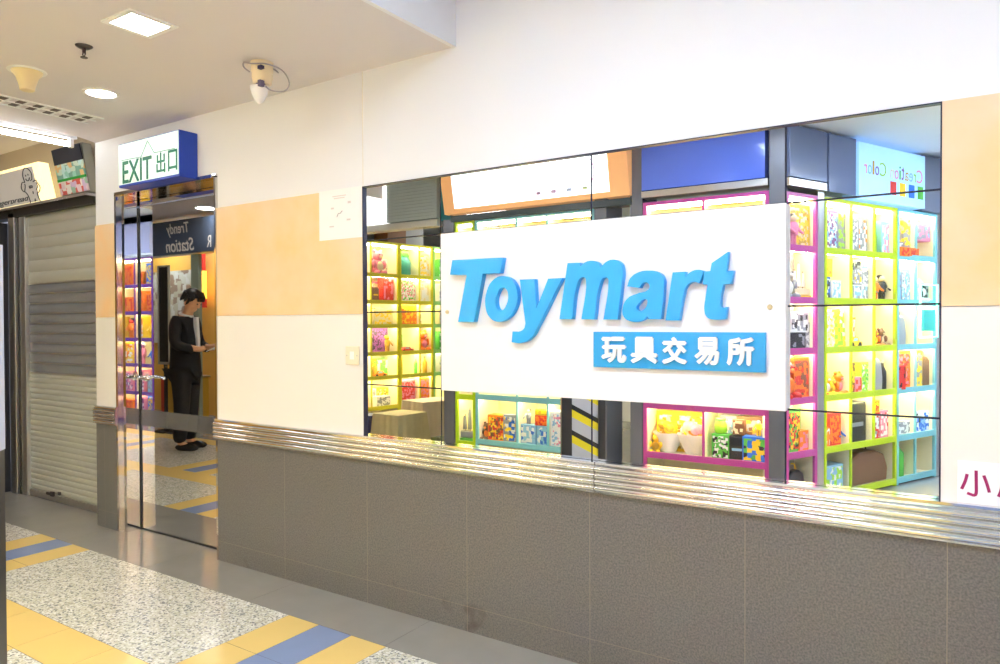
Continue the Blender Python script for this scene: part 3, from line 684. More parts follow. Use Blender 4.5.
C_GRN = srgb(190, 215, 20); C_MAG = srgb(190, 70, 150); C_CYA = srgb(130, 200, 210); C_YEL = srgb(210, 205, 40)
ZS1 = [.04, .37, .74, 1.08, 1.43, 1.785, 2.13]
ZS2 = [.22, .63, 1.01, 1.39, 1.77, 2.15]
cabinet('magenta_side', 'display_cabinet', 'narrow magenta framed lit cabinet at the corner of the side passage', oblique(-.43, -.085), [0, 1], ZS1, C_MAG, depth=.19, lit=range(1, 6))
cabinet('green', 'display_cabinet', 'lime green framed lit toy cabinet along the side passage', oblique(0, .94), [0, .36, .68, 1], ZS1, C_GRN, lit=range(1, 6))
cabinet('blue', 'display_cabinet', 'pale blue framed lit cabinet beside the lime green one', oblique(.945, 1.54), [0, .48, 1], ZS1, C_CYA, lit=range(1, 6))
cabinet('magenta', 'display_cabinet', 'wide magenta framed lit cabinet facing the mirror', front(-2.08, -1.17), [0, .5, 1], [.29, .66]+ZS2[2:], C_MAG)
cabinet('cyan', 'display_cabinet', 'light blue framed lit cabinet facing the mirror', front(-3.63, -2.49), [0, .37, .63, 1], [.25, .64]+ZS2[2:], C_CYA)
cabinet('lime', 'display_cabinet', 'narrow lime framed lit cabinet facing the mirror left part', front(-3.85, -3.635), [0, 1], ZS2, srgb(190, 225, 30))
il = Vector((-5.60, -4.58, 0)); rz = R(99.5)
ZS3 = [.30, .65, .93, 1.25, 1.53, 1.84, 2.20]
def left_in(s0, s1):   # along the inner wall from the deep end
    d_ = Vector((math.cos(rz), math.sin(rz), 0)); return tuple(il+d_*s0), rz, s1-s0
cabinet('yellow_deep', 'display_cabinet', 'yellow framed lit cabinet deep inside the shop opening', left_in(0, .53), [0, .6, 1], ZS3, C_YEL, ls=6)
cabinet('yellow_near', 'display_cabinet', 'yellow framed lit cabinet near the shop opening', left_in(.535, 1.35), [0, .5, 1], ZS3, C_YEL, ls=6)
cabinet('pale_deep', 'display_cabinet', 'pale green framed lit cabinet at the deepest end of the shop opening', left_in(-.7, -.005), [0, .5, 1], ZS3, srgb(150, 215, 120), ls=5)
cabinet('red', 'display_cabinet', 'purple framed lit cabinet past the side passage', front(.2, 1.5), [0, .33, .66, 1], ZS1, srgb(110, 50, 160), ls=1.5)
cabinet('indigo', 'display_cabinet', 'dark blue framed cabinet at the far right across the corridor', front(1.51, 2.9), [0, .33, .66, 1], ZS1, srgb(40, 50, 150), ls=1, back=srgb(70, 80, 190))

# ---- goods
def ordn(i, n): return {0: 'leftmost', n-1: 'rightmost'}.get(i, ['', 'second', 'third', 'fourth', 'fifth', 'sixth', 'seventh', 'eighth'][i] + ' from left' if i < 8 else 'further right')
CNAME = {'magenta_side': 'corner magenta cabinet', 'green': 'lime passage cabinet', 'blue': 'pale blue cabinet', 'magenta': 'wide magenta cabinet', 'cyan': 'light blue cabinet', 'lime': 'narrow lime cabinet', 'yellow_deep': 'deep yellow cabinet', 'yellow_near': 'near yellow cabinet', 'pale_deep': 'deepest pale green cabinet', 'red': 'purple cabinet', 'indigo': 'dark blue cabinet'}
def shelfname(key, row):
    n = len(CELLS[key][2])-1; r = n-1-row
    return ['bottom', 'second lowest', 'third lowest', 'fourth lowest', 'second highest', 'top'][row] if n == 6 else ['bottom', 'second lowest', 'middle', 'second highest', 'top'][row]
C = dict(red=srgb(215, 50, 40), org=srgb(245, 130, 30), yel=srgb(250, 210, 40), grn=srgb(90, 185, 70), lgr=srgb(160, 215, 60), blu=srgb(40, 110, 215), lbl=srgb(140, 190, 225), pur=srgb(130, 70, 140), pnk=srgb(235, 140, 170), wht=srgb(235, 235, 235), gry=srgb(150, 152, 160), blk=srgb(28, 28, 32), brn=srgb(120, 80, 50), tea=srgb(60, 150, 140), crm=srgb(235, 220, 180), gld=srgb(200, 160, 40))
NM = dict(red='red', org='orange', yel='yellow', grn='green', lgr='lime', blu='blue', lbl='pale blue', pur='purple', pnk='pink', wht='white', gry='grey', blk='black', brn='brown', tea='teal', crm='cream', gld='golden')
def cm(c): return mat('plain_'+c, C[c], .45)
seedc = [0]
def m_print(cs):
    seedc[0] = (seedc[0]+1) % 5
    return printed([C[c] for c in cs], 34+16*(seedc[0] % 2), seedc[0])
def g_box(t, w_, h_, cs, d_=None):
    d_ = d_ or min(.12, w_*.6); bm = BM(); bx(bm, -w_/2, 0, 0, w_/2, d_, h_); fin('carton', bm, cm(cs[0]), t, bevel=.002)
    bm = BM(); bx(bm, -w_*.44, -.0015, h_*.08, w_*.44, 0, h_*.92); fin('printed_front', bm, m_print(cs), t)
def g_bear(t, w_, h_, cs):
    s = h_; bm = BM()
    ball(bm, (0, .05, s*.34), s*.26, s*.22, s*.30, mi=0); ball(bm, (0, .04, s*.74), s*.22, s*.20, s*.20)
    for k in (-1, 1):
        ball(bm, (k*s*.17, .045, s*.93), s*.07, n=10); ball(bm, (k*s*.27, .02, s*.42), s*.09, s*.09, s*.17, n=10); ball(bm, (k*s*.18, -.01, s*.09), s*.11, s*.15, s*.09, n=10)
    fin('plush_body', bm, cm(cs[0]), t, True)
    bm = BM(); ball(bm, (0, .04-s*.19, s*.69), s*.08, s*.05, s*.06, n=10); ball(bm, (0, .05-s*.17, s*.34), s*.16, s*.07, s*.19, n=10); fin('muzzle_and_belly', bm, cm(cs[1]), t, True)
    bm = BM()
    for k in (-1, 1): ball(bm, (k*s*.08, .04-s*.19, s*.78), s*.022, n=8)
    fin('eyes', bm, cm('blk'), t, True)
def g_jar(t, w_, h_, cs):
    r = min(w_/2, h_*.4); bm = BM(); lathe(bm, [(0, 0), (r*.8, 0), (r, h_*.12), (r, h_*.55), (r*.8, h_*.72), (r*.72, h_*.8), (0, h_*.8)], 20, (0, r, 0)); fin('jar_body', bm, cm(cs[0]), t, True)
    bm = BM(); lathe(bm, [(0, h_*.8), (r*.8, h_*.8), (r*.82, h_*.95), (r*.7, h_), (0, h_)], 20, (0, r, 0)); fin('lid', bm, cm(cs[1]), t, True)
def g_bottle(t, w_, h_, cs):
    r = w_/2; bm = BM(); lathe(bm, [(0, 0), (r, 0), (r, h_*.6), (r*.4, h_*.78), (r*.35, h_*.9), (0, h_*.9)], 16, (0, r, 0)); fin('bottle_body', bm, cm(cs[0]), t, True)
    bm = BM(); lathe(bm, [(0, h_*.88), (r*.45, h_*.88), (r*.45, h_), (0, h_)], 16, (0, r, 0)); fin('cap', bm, cm(cs[1]), t, True)
def g_figure(t, w_, h_, cs):
    s = h_; bm = BM()
    for k in (-1, 1):
        lathe(bm, [(0, 0), (s*.06, 0), (s*.07, s*.35), (0, s*.38)], 10, (k*s*.08, .04, 0)); tube(bm, [(k*s*.14, .04, s*.68), (k*s*.22, .02, s*.5), (k*s*.2, -.01, s*.4)], [s*.05, s*.045, s*.035], 8)
    lathe(bm, [(0, s*.33), (s*.15, s*.35), (s*.17, s*.6), (s*.12, s*.72), (0, s*.74)], 14, (0, .04, 0)); fin('figure_body', bm, cm(cs[0]), t, True)
    bm = BM(); ball(bm, (0, .04, s*.83), s*.12, n=12); fin('head', bm, cm(cs[1]), t, True)
    bm = BM(); ball(bm, (0, .052, s*.88), s*.13, s*.13, s*.11, n=12); fin('hair', bm, cm(cs[2] if len(cs) > 2 else 'blk'), t, True)
def g_car(t, w_, h_, cs):
    L_ = w_; bm = BM(); q = [(-.5, .18), (-.5, .5), (-.3, .56), (-.18, .95), (.2, .95), (.34, .56), (.5, .48), (.5, .18)]
    ext(bm, [(a*L_, b*h_) for a, b in q], 0, L_*.42); fin('car_body', bm, cm(cs[0]), t, bevel=.004)
    for a in (-.3, .3):
        for y in (-.004, L_*.42-.01):
            bm = BM(); r = h_*.24; ring = [(a*L_+r*math.cos(2*PI*i/14), r+r*math.sin(2*PI*i/14)) for i in range(14)]; ext(bm, ring, y, y+.014); fin('wheel', bm, cm('blk'), t)
    bm = BM(); ext(bm, [(-.15*L_, h_*.6), (-.1*L_, h_*.86), (.14*L_, h_*.86), (.24*L_, h_*.6)], -.002, 0); fin('side_window', bm, cm('lbl'), t)
def g_bag(t, w_, h_, cs):
    bm = BM(); prof = [(-.5, 0), (.5, 0), (.52, .35), (.42, .72), (.2, .85), (-.2, .85), (-.42, .72), (-.52, .35)]
    ext(bm, [(a*w_, b*h_) for a, b in prof], 0, w_*.35); fin('bag_body', bm, cm(cs[0]), t, bevel=.015)
    bm = BM(); tube(bm, smooth_path([(-w_*.22, w_*.17, h_*.8), (-w_*.14, w_*.17, h_), (w_*.14, w_*.17, h_), (w_*.22, w_*.17, h_*.8)]), .006, 8); fin('handle', bm, cm(cs[1]), t, True)
def g_books(t, w_, h_, cs):
    bm = BM(); bx(bm, -w_/2, 0, 0, w_/2, .09, h_, rot=Matrix.Rotation(R(6), 3, 'Y'), piv=(0, 0, 0)); fin('cover', bm, m_print(cs), t)
def g_ship(t, w_, h_, cs):
    bm = BM(); ext(bm, [(-w_*.4, h_*.12), (w_*.42, h_*.12), (w_*.5, h_*.32), (-w_*.5, h_*.28)], 0, .07); fin('hull', bm, cm(cs[0]), t, bevel=.006)
    for a, k in ((-.25, .75), (.02, 1), (.27, .8)):
        bm = BM(); tube(bm, [(a*w_, .035, h_*.3), (a*w_, .035, h_*k)], .003, 6); fin('mast', bm, cm('brn'), t)
        bm = BM(); ext(bm, [(a*w_-.1*w_, h_*.36), (a*w_+.1*w_, h_*.34), (a*w_+.07*w_, h_*k*.95), (a*w_-.06*w_, h_*k*.93)], .028, .031); fin('sail', bm, cm(cs[1]), t)
    bm = BM(); bx(bm, -w_*.5, -.01, 0, w_*.5, .09, h_*.1); fin('stand', bm, cm(cs[2]), t)
def g_bowl(t, w_, h_, cs):
    r = w_/2; bm = BM(); lathe(bm, [(0, 0), (r*.5, 0), (r*.9, h_*.35), (r, h_*.5), (r*.92, h_*.5), (0, h_*.3)], 24, (0, r, 0)); fin('bowl_body', bm, cm(cs[0]), t, True)
    for i in range(9):
        bm = BM(); a = i*2.4; q = r*.55*math.sqrt(i/9); ball(bm, (q*math.cos(a), r+q*math.sin(a), h_*.55+.02*(i % 3)), r*.28, n=10); fin('model_fruit', bm, cm(cs[1+i % (len(cs)-1)]), t, True)
def g_case(t, w_, h_, cs):
    bm = BM(); bx(bm, -w_/2, 0, 0, w_/2, .18, h_); fin('case_shell', bm, cm(cs[0]), t, bevel=.012)
    bm = BM(); bx(bm, -w_*.3, -.004, h_*.4, w_*.3, 0, h_*.5); fin('latch_strip', bm, cm(cs[1]), t)
GK = {'box': (g_box, 'toy_box', '{c} printed toy box', 'toy box'), 'bear': (g_bear, 'plush_bear', '{c} plush bear', 'plush toy'), 'jar': (g_jar, 'storage_jar', '{c} lidded jar', 'jar'), 'bottle': (g_bottle, 'bottle', '{c} bottle', 'bottle'),
      'fig': (g_figure, 'toy_figure', '{c} toy figure', 'figurine'), 'car': (g_car, 'toy_car', '{c} toy car', 'toy car'), 'bag': (g_bag, 'handbag', '{c} rounded handbag', 'bag'), 'book': (g_books, 'picture_pack', '{c} leaning printed pack', 'pack'),
      'ship': (g_ship, 'model_ship', '{c} model sailing ship', 'model ship'), 'bowl': (g_bowl, 'bowl_of_model_food', '{c} bowl of model food', 'bowl'), 'case': (g_case, 'carry_case', '{c} carry case', 'case')}
def put(key, row, xf, kind, w_, h_, cs, dy=.05, lift=0., zoff=0.):
    """xf: place across the cabinet, 0..1 in mirror order left to right"""
    t, xs, zs, dep, wd = CELLS[key]; f_, nm, ds, cat = GK[kind]
    x_ = wd*(1-xf); dy = min(dy, dep-.145); w_ *= 1.16; h_ = min(h_*1.2, .30-lift*1.2); lift *= 1.2
    Mx = Matrix.Translation(t.location) @ Matrix.Rotation(t.rotation_euler.z, 4, 'Z')
    p = Mx @ Vector((x_, dy, zs[row]+.0025+lift))
    o = thing(nm, None, cat, p, t.rotation_euler.z+R(rnd.uniform(-6, 6)))
    o['_r'] = 1; del o['_r']
    f_(o, w_, h_, cs); PUT.append((o, key, row, xf, ds.format(c=NM[cs[0]] + (' and '+NM[cs[1]] if len(cs) > 1 and cs[1] != cs[0] and kind in ('box', 'book', 'bear') else '')), lift)); return o
PUT = []
def stackb(key, row, xf, n, w_, h_, cs_list):
    for i in range(n): put(key, row, xf, 'box', w_, h_, cs_list[i % len(cs_list)], lift=i*(h_+.001))
# lime green passage cabinet, top to bottom
put('green', 5, .12, 'box', .23, .29, ['pur', 'lbl', 'wht']); put('green', 5, .30, 'box', .09, .25, ['gry', 'lgr']); put('green', 5, .445, 'box', .13, .24, ['wht', 'gry']); put('green', 5, .59, 'box', .12, .23, ['gry', 'wht', 'org']); put('green', 5, .77, 'jar', .12, .22, ['lgr', 'grn']); put('green', 5, .92, 'box', .1, .22, ['lbl', 'pnk', 'wht'])
put('green', 4, .08, 'box', .14, .14, ['blu', 'wht', 'blk']); put('green', 4, .08, 'box', .16, .14, ['yel', 'gld'], lift=.141); put('green', 4, .235, 'box', .11, .12, ['wht', 'lbl'])
for i, xf in enumerate((.422, .522, .622)):
    put('green', 4, xf, 'box', .079, .10, ['wht', 'gry', 'lbl']); put('green', 4, xf, 'box', .078, .10, [('blk', 'wht', 'gry'), ('gry', 'wht', 'yel'), ('wht', 'gry')][i], lift=.101)
    put('green', 4, xf, 'box', .078, .10, [('wht', 'blk'), ('gry', 'blk', 'wht'), ('wht', 'lbl')][i], lift=.202)
put('green', 4, .75, 'fig', .08, .14, ['gry', 'crm', 'pur']); put('green', 4, .83, 'fig', .08, .17, ['org', 'crm']); put('green', 4, .93, 'fig', .08, .18, ['blk', 'crm'])
put('green', 3, .16, 'box', .2, .22, ['crm', 'yel', 'wht']); put('green', 3, .27, 'book', .13, .24, ['yel', 'lgr', 'wht']); put('green', 3, .50, 'car', .15, .07, ['yel', 'gry'])
for i in range(3): put('green', 3, .735+.095*i, 'bear', .1, .12, [['gld', 'crm'], ['org', 'yel'], ['brn', 'crm']][i])
for i in range(3): put('green', 3, .735+.095*i, 'box', .07, .055, [['wht', 'gld'], ['crm', 'gry'], ['wht', 'brn']][i], dy=.2, lift=0)
for i in range(4): put('green', 2, .07+.085*i, 'bear', .1, .11+.03*(i % 2), [['red', 'crm'], ['yel', 'wht'], ['gld', 'yel'], ['org', 'pnk']][i])
put('green', 2, .18, 'box', .25, .16, ['yel', 'org', 'red', 'crm'], dy=.2); put('green', 2, .54, 'box', .09, .1, ['pnk', 'red', 'crm']); put('green', 2, .78, 'bag', .16, .26, ['gry', 'gld']); put('green', 2, .93, 'bottle', .05, .2, ['blk', 'gry'])
put('green', 1, .08, 'box', .13, .12, ['org', 'wht']); put('green', 1, .22, 'box', .12, .20, ['red', 'org']); put('green', 1, .31, 'fig', .07, .13, ['blu', 'wht']); put('green', 1, .52, 'case', .22, .28, ['blk', 'gry']); put('green', 1, .76, 'box', .12, .17, ['red', 'wht', 'gry']); put('green', 1, .76, 'box', .12, .1, ['yel', 'org', 'red'], lift=.171); put('green', 1, .91, 'box', .11, .18, ['pnk', 'wht', 'red'])
put('green', 0, .2, 'box', .2, .16, ['lbl', 'lgr', 'wht']); put('green', 0, .68, 'bag', .44, .24, ['brn', 'blk'])
# pale blue passage cabinet
put('blue', 5, .16, 'box', .12, .1, ['gry', 'wht']); put('blue', 5, .42, 'book', .09, .26, ['gry', 'yel']); put('blue', 5, .3, 'box', .26, .06, ['org', 'red'], dy=.0); put('blue', 5, .78, 'box', .18, .12, ['pnk', 'gry', 'lbl'], lift=.12)
put('blue', 4, .14, 'box', .12, .2, ['lbl', 'gry']); put('blue', 4, .36, 'box', .12, .22, ['gry', 'wht', 'lbl']); put('blue', 4, .66, 'bottle', .07, .3, ['grn', 'lgr']); put('blue', 4, .64, 'bear', .1, .16, ['wht', 'blk'], dy=.0); put('blue', 4, .85, 'box', .1, .12, ['gry', 'blk'])
put('blue', 3, .25, 'bag', .16, .24, ['gry', 'brn']); put('blue', 2, .25, 'box', .22, .26, ['org', 'red', 'pnk']); put('blue', 2, .1, 'box', .1, .16, ['red', 'blk'], dy=.0); put('blue', 2, .66, 'box', .13, .28, ['yel', 'gry']); put('blue', 2, .86, 'bag', .16, .24, ['brn', 'gry'])
for i in range(3): put('blue', 1, .12+.14*i, 'box', .08, .09, [['wht', 'blu'], ['gry', 'wht'], ['wht', 'gry']][i])
for i in range(4): put('blue', 1, .58+.11*i, 'box', .07, .1+.04*(i % 2), [['blu', 'wht'], ['wht', 'blu', 'blk'], ['blu', 'lbl'], ['wht', 'blu']][i])
put('blue', 0, .3, 'bottle', .11, .26, ['grn', 'blk'])
# mint lit picture frame
t_ = CELLS['blue'][0]; Mx = Matrix.Translation(t_.location) @ Matrix.Rotation(t_.rotation_euler.z, 4, 'Z')
nf = thing('neon_frame', 'small square frame with a mint green neon edge, pale blue passage cabinet', 'neon frame', Mx @ Vector((.04, .0, 1.16)), t_.rotation_euler.z)
nf.location.z = 1.15
bm = BM(); q = [(.0, -.02, 0), (.26, -.02, 0), (.26, -.02, .42), (0, -.02, .42)]; tube(bm, q, .010, 8, closed=True); fin('neon_edge', bm, lightmat('lit_mint', (.05, .9, .6), 3.2), nf, True)
bm = BM(); bx(bm, .02, -.015, .05, .2, .0, .22); fin('picture', bm, mat('teal_picture', srgb(70, 190, 180), .4), nf)
# corner magenta cabinet
put('magenta_side', 5, .5, 'box', .24, .26, ['yel', 'crm', 'gld']); put('magenta_side', 5, .35, 'fig', .1, .2, ['pnk', 'crm'], dy=.0)
put('magenta_side', 4, .3, 'bear', .14, .2, ['gry', 'wht']); put('magenta_side', 4, .7, 'ship', .15, .22, ['crm', 'wht', 'yel'])
put('magenta_side', 3, .45, 'box', .18, .10, ['blk', 'gry'], lift=.0); put('magenta_side', 3, .6, 'box', .16, .12, ['wht', 'gry', 'blk'], lift=.102); put('magenta_side', 3, .85, 'box', .08, .16, ['gry', 'wht'])
put('magenta_side', 2, .3, 'bear', .12, .24, ['red', 'org']); put('magenta_side', 2, .66, 'box', .14, .24, ['org', 'brn', 'red']); put('magenta_side', 1, .35, 'box', .2, .26, ['grn', 'yel', 'red', 'blk']); put('magenta_side', 1, .75, 'box', .09, .12, ['org', 'pnk', 'crm']); put('magenta_side', 0, .5, 'bag', .2, .2, ['blk', 'yel'])
# wide magenta cabinet, bottom lit row shows below the name board
put('magenta', 0, .25, 'box', .33, .36, ['yel', 'crm', 'wht', 'gld', 'org'], dy=.24); put('magenta', 0, .16, 'bowl', .2, .26, ['wht', 'yel', 'gld']); put('magenta', 0, .36, 'bowl', .22, .26, ['wht', 'org', 'pnk', 'crm']); put('magenta', 0, .08, 'bear', .1, .12, ['yel', 'gld'])
put('magenta', 0, .66, 'box', .14, .34, ['gry', 'wht', 'lbl'], dy=.25); put('magenta', 0, .83, 'box', .2, .33, ['brn', 'gry', 'gld'], dy=.26)
put('magenta', 0, .62, 'box', .11, .15, ['grn', 'wht', 'blk']); put('magenta', 0, .75, 'case', .1, .15, ['blk', 'lbl']); put('magenta', 0, .88, 'box', .14, .15, ['blu', 'yel', 'grn', 'blk']); put('magenta', 0, .61, 'jar', .11, .09, ['lgr', 'grn'], lift=.155); put('magenta', 0, .76, 'box', .07, .09, ['brn', 'crm'], lift=.155); put('magenta', 0, .9, 'fig', .1, .12, ['yel', 'crm'], lift=.155)
# light blue cabinet
put('cyan', 0, .05, 'bear', .11, .13, ['brn', 'org']); put('cyan', 0, .16, 'box', .15, .19, ['org', 'red', 'yel', 'brn']); put('cyan', 0, .28, 'box', .11, .2, ['gry', 'blu', 'wht', 'yel']); put('cyan', 0, .1, 'box', .12, .1, ['red', 'yel', 'wht'], dy=.16)
put('cyan', 0, .44, 'box', .13, .14, ['lbl', 'wht', 'blu']); put('cyan', 0, .57, 'box', .11, .14, ['lbl', 'blu', 'wht']); put('cyan', 0, .43, 'fig', .1, .18, ['gry', 'crm', 'blk'], lift=.141); put('cyan', 0, .56, 'box', .11, .07, ['red', 'org'], lift=.141); put('cyan', 0, .56, 'box', .11, .06, ['yel', 'gld'], lift=.212)
put('cyan', 0, .745, 'box', .2, .36, ['wht', 'lbl', 'wht', 'pnk'], dy=.03)
put('cyan', 0, .86, 'car', .2, .12, ['gry', 'blk']); put('cyan', 0, .93, 'box', .12, .3, ['org', 'crm'], dy=.2); put('cyan', 0, .84, 'bear', .1, .1, ['brn', 'blk'], lift=.12)
put('lime', 0, .5, 'ship', .17, .34, ['gry', 'gry', 'grn'])
for key in ('magenta', 'cyan'):
    for i in range(4): put(key, 4, .12+.25*i, 'box', .2, .3, rnd.choice([['yel', 'crm', 'org'], ['wht', 'lbl', 'gry'], ['pnk', 'crm', 'wht'], ['crm', 'gld']]))
# yellow cabinets
pal = [['crm', 'wht', 'pnk'], ['pnk', 'red', 'crm'], ['wht', 'crm', 'gry'], ['yel', 'org', 'crm'], ['grn', 'wht'], ['org', 'yel']]
put('yellow_near', 5, .22, 'box', .2, .2, ['gry', 'lgr', 'crm']); put('yellow_near', 5, .7, 'bear', .2, .28, ['pnk', 'crm']); put('yellow_near', 4, .62, 'case', .1, .14, ['brn', 'yel']); put('yellow_near', 4, .85, 'box', .14, .24, ['red', 'pnk']); put('yellow_near', 4, .7, 'box', .2, .2, ['pnk', 'crm'], dy=.2)
put('yellow_near', 3, .2, 'box', .3, .2, ['yel', 'org']); put('yellow_near', 3, .75, 'box', .26, .16, ['crm', 'yel']); put('yellow_near', 2, .15, 'fig', .1, .2, ['gry', 'wht']); put('yellow_near', 2, .3, 'fig', .1, .22, ['grn', 'crm'])
pbx = put('yellow_near', 2, .74, 'box', .34, .26, ['pur', 'blk'], dy=.18); put('yellow_near', 2, .86, 'fig', .1, .17, ['gld', 'yel', 'yel'])
put('yellow_near', 1, .7, 'car', .16, .06, ['org', 'gry']); put('yellow_near', 1, .2, 'bear', .1, .08, ['crm', 'wht']); put('yellow_near', 1, .62, 'bottle', .05, .15, ['gld', 'grn']); put('yellow_near', 0, .2, 'box', .28, .09, ['red', 'org']); put('yellow_near', 0, .25, 'box', .2, .08, ['grn', 'lbl', 'yel'], lift=.091); put('yellow_near', 0, .75, 'box', .18, .1, ['wht', 'gry'])
put('yellow_deep', 5, .3, 'jar', .26, .29, ['tea', 'grn']); put('yellow_deep', 5, .82, 'box', .15, .24, ['crm', 'wht', 'yel']); put('yellow_deep', 4, .3, 'box', .26, .24, ['wht', 'pnk', 'grn']); put('yellow_deep', 4, .82, 'box', .15, .2, ['wht', 'crm'])
put('yellow_deep', 3, .3, 'box', .26, .24, ['org', 'yel']); put('yellow_deep', 2, .3, 'car', .16, .05, ['red', 'blk']); put('yellow_deep', 2, .82, 'bear', .12, .22, ['org', 'pnk']); put('yellow_deep', 1, .6, 'bottle', .05, .18, ['grn', 'gry']); put('yellow_deep', 1, .85, 'bottle', .05, .18, ['gld', 'brn'])
put('yellow_deep', 0, .3, 'box', .2, .24, ['pnk', 'red']); put('yellow_deep', 0, .82, 'box', .14, .28, ['org', 'pnk'])
for key, pl in (('red', [['yel', 'org', 'wht'], ['org', 'red'], ['pnk', 'pur', 'wht'], ['gry', 'lbl'], ['blu', 'yel'], ['gld', 'crm']]), ('indigo', [['blu', 'lbl', 'blk'], ['blk', 'blu'], ['pur', 'blu'], ['lbl', 'gry', 'blu']])):
    for row in range(6):
        for i in range(5):
            k_ = rnd.choice(['box', 'box', 'bear', 'fig', 'box']); put(key, row, .1+.2*i, k_, .16, rnd.uniform(.14, .26), rnd.choice(pl) if k_ != 'bear' else rnd.choice(pl)[:2])
for row, xf, cs, dy_ in ((4, .84, ['crm', 'org', 'gry'], .19), (3, .42, ['gry', 'crm', 'grn'], .14), (3, .6, ['org', 'wht', 'crm'], .14), (3, .76, ['crm', 'brn', 'gld'], .2), (3, .9, ['gld', 'wht', 'brn'], .2), (2, .43, ['brn', 'yel', 'org'], .05), (2, .64, ['lgr', 'grn', 'wht'], .05), (1, .08, ['gry', 'wht', 'blk'], .19)):
    put('green', row, xf, 'box', .10, .19, cs, dy=dy_)
for row, xf, cs, dy_ in ((4, .78, ['lbl', 'gry'], .19), (3, .12, ['tea', 'wht', 'crm'], .08), (3, .38, ['gld', 'gry', 'crm'], .16), (2, .4, ['gry', 'pnk', 'org'], .05), (1, .38, ['lbl', 'crm', 'gry'], .16)):
    put('blue', row, xf, 'box', .09, .18, cs, dy=dy_)
for row in range(6):
    for xf, k_ in ((.12, 0), (.37, 1), (.63, 2), (.88, 3)): put('yellow_near', row, xf, 'box', .17, .17, pal[(row+k_) % 6], dy=.22)
    for xf, k_ in ((.2, 2), (.8, 5)): put('yellow_deep', row, xf, 'box', .17, .17, pal[(row+k_) % 6], dy=.22)
for row in range(1, 6): put('pale_deep', row, .35, 'box', .2, .2, pal[(row*2) % 6]); put('pale_deep', row, .75, 'bear', .16, .2, [['pnk', 'crm'], ['lbl', 'wht'], ['lgr', 'yel'], ['gry', 'wht'], ['org', 'crm']][row-1])
# labels: each good named by cabinet, shelf and place on the shelf
rows = {}
for rec in PUT: rows.setdefault((rec[1], rec[2]), []).append(rec)
for (key, row), lst in rows.items():
    seen = {}
    for rec in lst: seen.setdefault(rec[4], []).append(rec)
    for ds, l in seen.items():
        l.sort(key=lambda q: (q[3], q[5]))
        for i, rec in enumerate(l):
            base = '%s, %s shelf, %s' % (ds, shelfname(key, row), CNAME[key])
            if len(l) > 1: base += ', '+(ordn(i, len(l)) if len({q[3] for q in l}) == len(l) else 'place %s' % ['one', 'two', 'three', 'four', 'five', 'six', 'seven', 'eight', 'nine'][i])
            rec[0]['label'] = base
            rec[0]['group'] = 'goods in the '+CNAME[key]

# ---- pillars and fascias of the opposite shops
def pillar(label, loc, rz, w_, d_, z0, z1, m, cat='pillar', name='pillar'):
    bm = BM(); bx(bm, 0, 0, z0, w_, d_, z1); o = fin(name, bm, m, None, loc=loc, rotz=rz, bevel=.004); o.location = loc; return tag(o, label, cat)
M_PIL = mat('grey_blue_pillar', srgb(120, 122, 132), .25, .3); M_PILD = mat('dark_grey_pillar', srgb(112, 113, 120), .3, .2); M_TEAL = mat('teal_panel', srgb(0, 110, 120), .4)
pillar('dark grey pillar at the corner beside the wide magenta cabinet', (-1.06, -W+.02, 0), PI, .105, .3, 0, ZL, M_PILD)
l_, rz_, w_ = oblique(-.082, -.005); pillar('slim steel pillar between the magenta and lime passage cabinets', l_, rz_, w_, .2, 0, ZL, M_BRUSH)
l_, rz_, w_ = oblique(1.545, 1.62); pillar('slim steel pillar at the end of the passage cabinets', l_, rz_, w_, .3, 0, ZL, M_BRUSH)
pillar('grey pillar between the light blue and magenta cabinets', (-2.085, -W, 0), PI, .10, .3, 0, ZL, M_PIL)
pillar('dark grey pillar right beside the light blue cabinet', (-2.38, -W, 0), PI, .105, .3, 0, ZL, M_PILD)
pillar('grey pillar at the left end of the orange framed sign', (-3.86, -W, 0), PI, .12, .3, 0, 2.2, M_PIL)
pillar('teal panel above the grey pillar, left of the orange framed sign', (-3.90, -W-.02, 0), PI, .13, .2, 2.2, ZL, M_TEAL, 'panel', 'teal_panel')
M_DUSK = mat('slate_blue_fascia', srgb(98, 112, 148), .18, coat=.3); M_BFAS = mat('blue_glossy_fascia', srgb(88, 118, 225), .15, coat=.5)
def fascia(label, place, z0, z1, m, y=-.03, d_=.12, name='fascia_panel'):
    loc, rz_, w_ = place; bm = BM(); bx(bm, 0, y, z0, w_, y+d_, z1); o = fin(name, bm, m, None, rotz=rz_, bevel=.003); o.location = loc; return tag(o, label, 'fascia panel')
fascia('glossy blue fascia panel above the wide magenta cabinet', front(-2.08, -1.19), 2.26, 2.61, M_BFAS)
fascia('pale steel strip under the glossy blue fascia', front(-2.08, -1.17), 2.205, 2.255, M_BRUSH, -.035)
fascia('slate fascia panel at the corner of the side passage', oblique(-.44, -.02), 2.25, 2.60, M_DUSK)
fascia('pale strip under the slate fascia at the corner', oblique(-.44, -.02), 2.19, 2.245, M_BRUSH)
fascia('slate fascia panel just left of the pale blue sign', oblique(.0, .33), 2.19, 2.60, M_DUSK)
fascia('slate fascia panel just right of the pale blue sign', oblique(1.25, 1.62), 2.16, 2.60, mat('grey_fascia', srgb(112, 120, 140), .3))
loc, rz_, w_ = oblique(.335, 1.245)
cs_ = thing('shop_sign', 'pale blue lit sign with pastel lettering and four colour blocks', 'sign', loc, rz_)
bm = BM(); bx(bm, 0, -.05, 2.17, w_, .08, 2.58); fin('sign_box', bm, mat('pale_blue_lit', srgb(160, 205, 240), .4, emit=.55, ecol=srgb(150, 200, 245)), cs_)
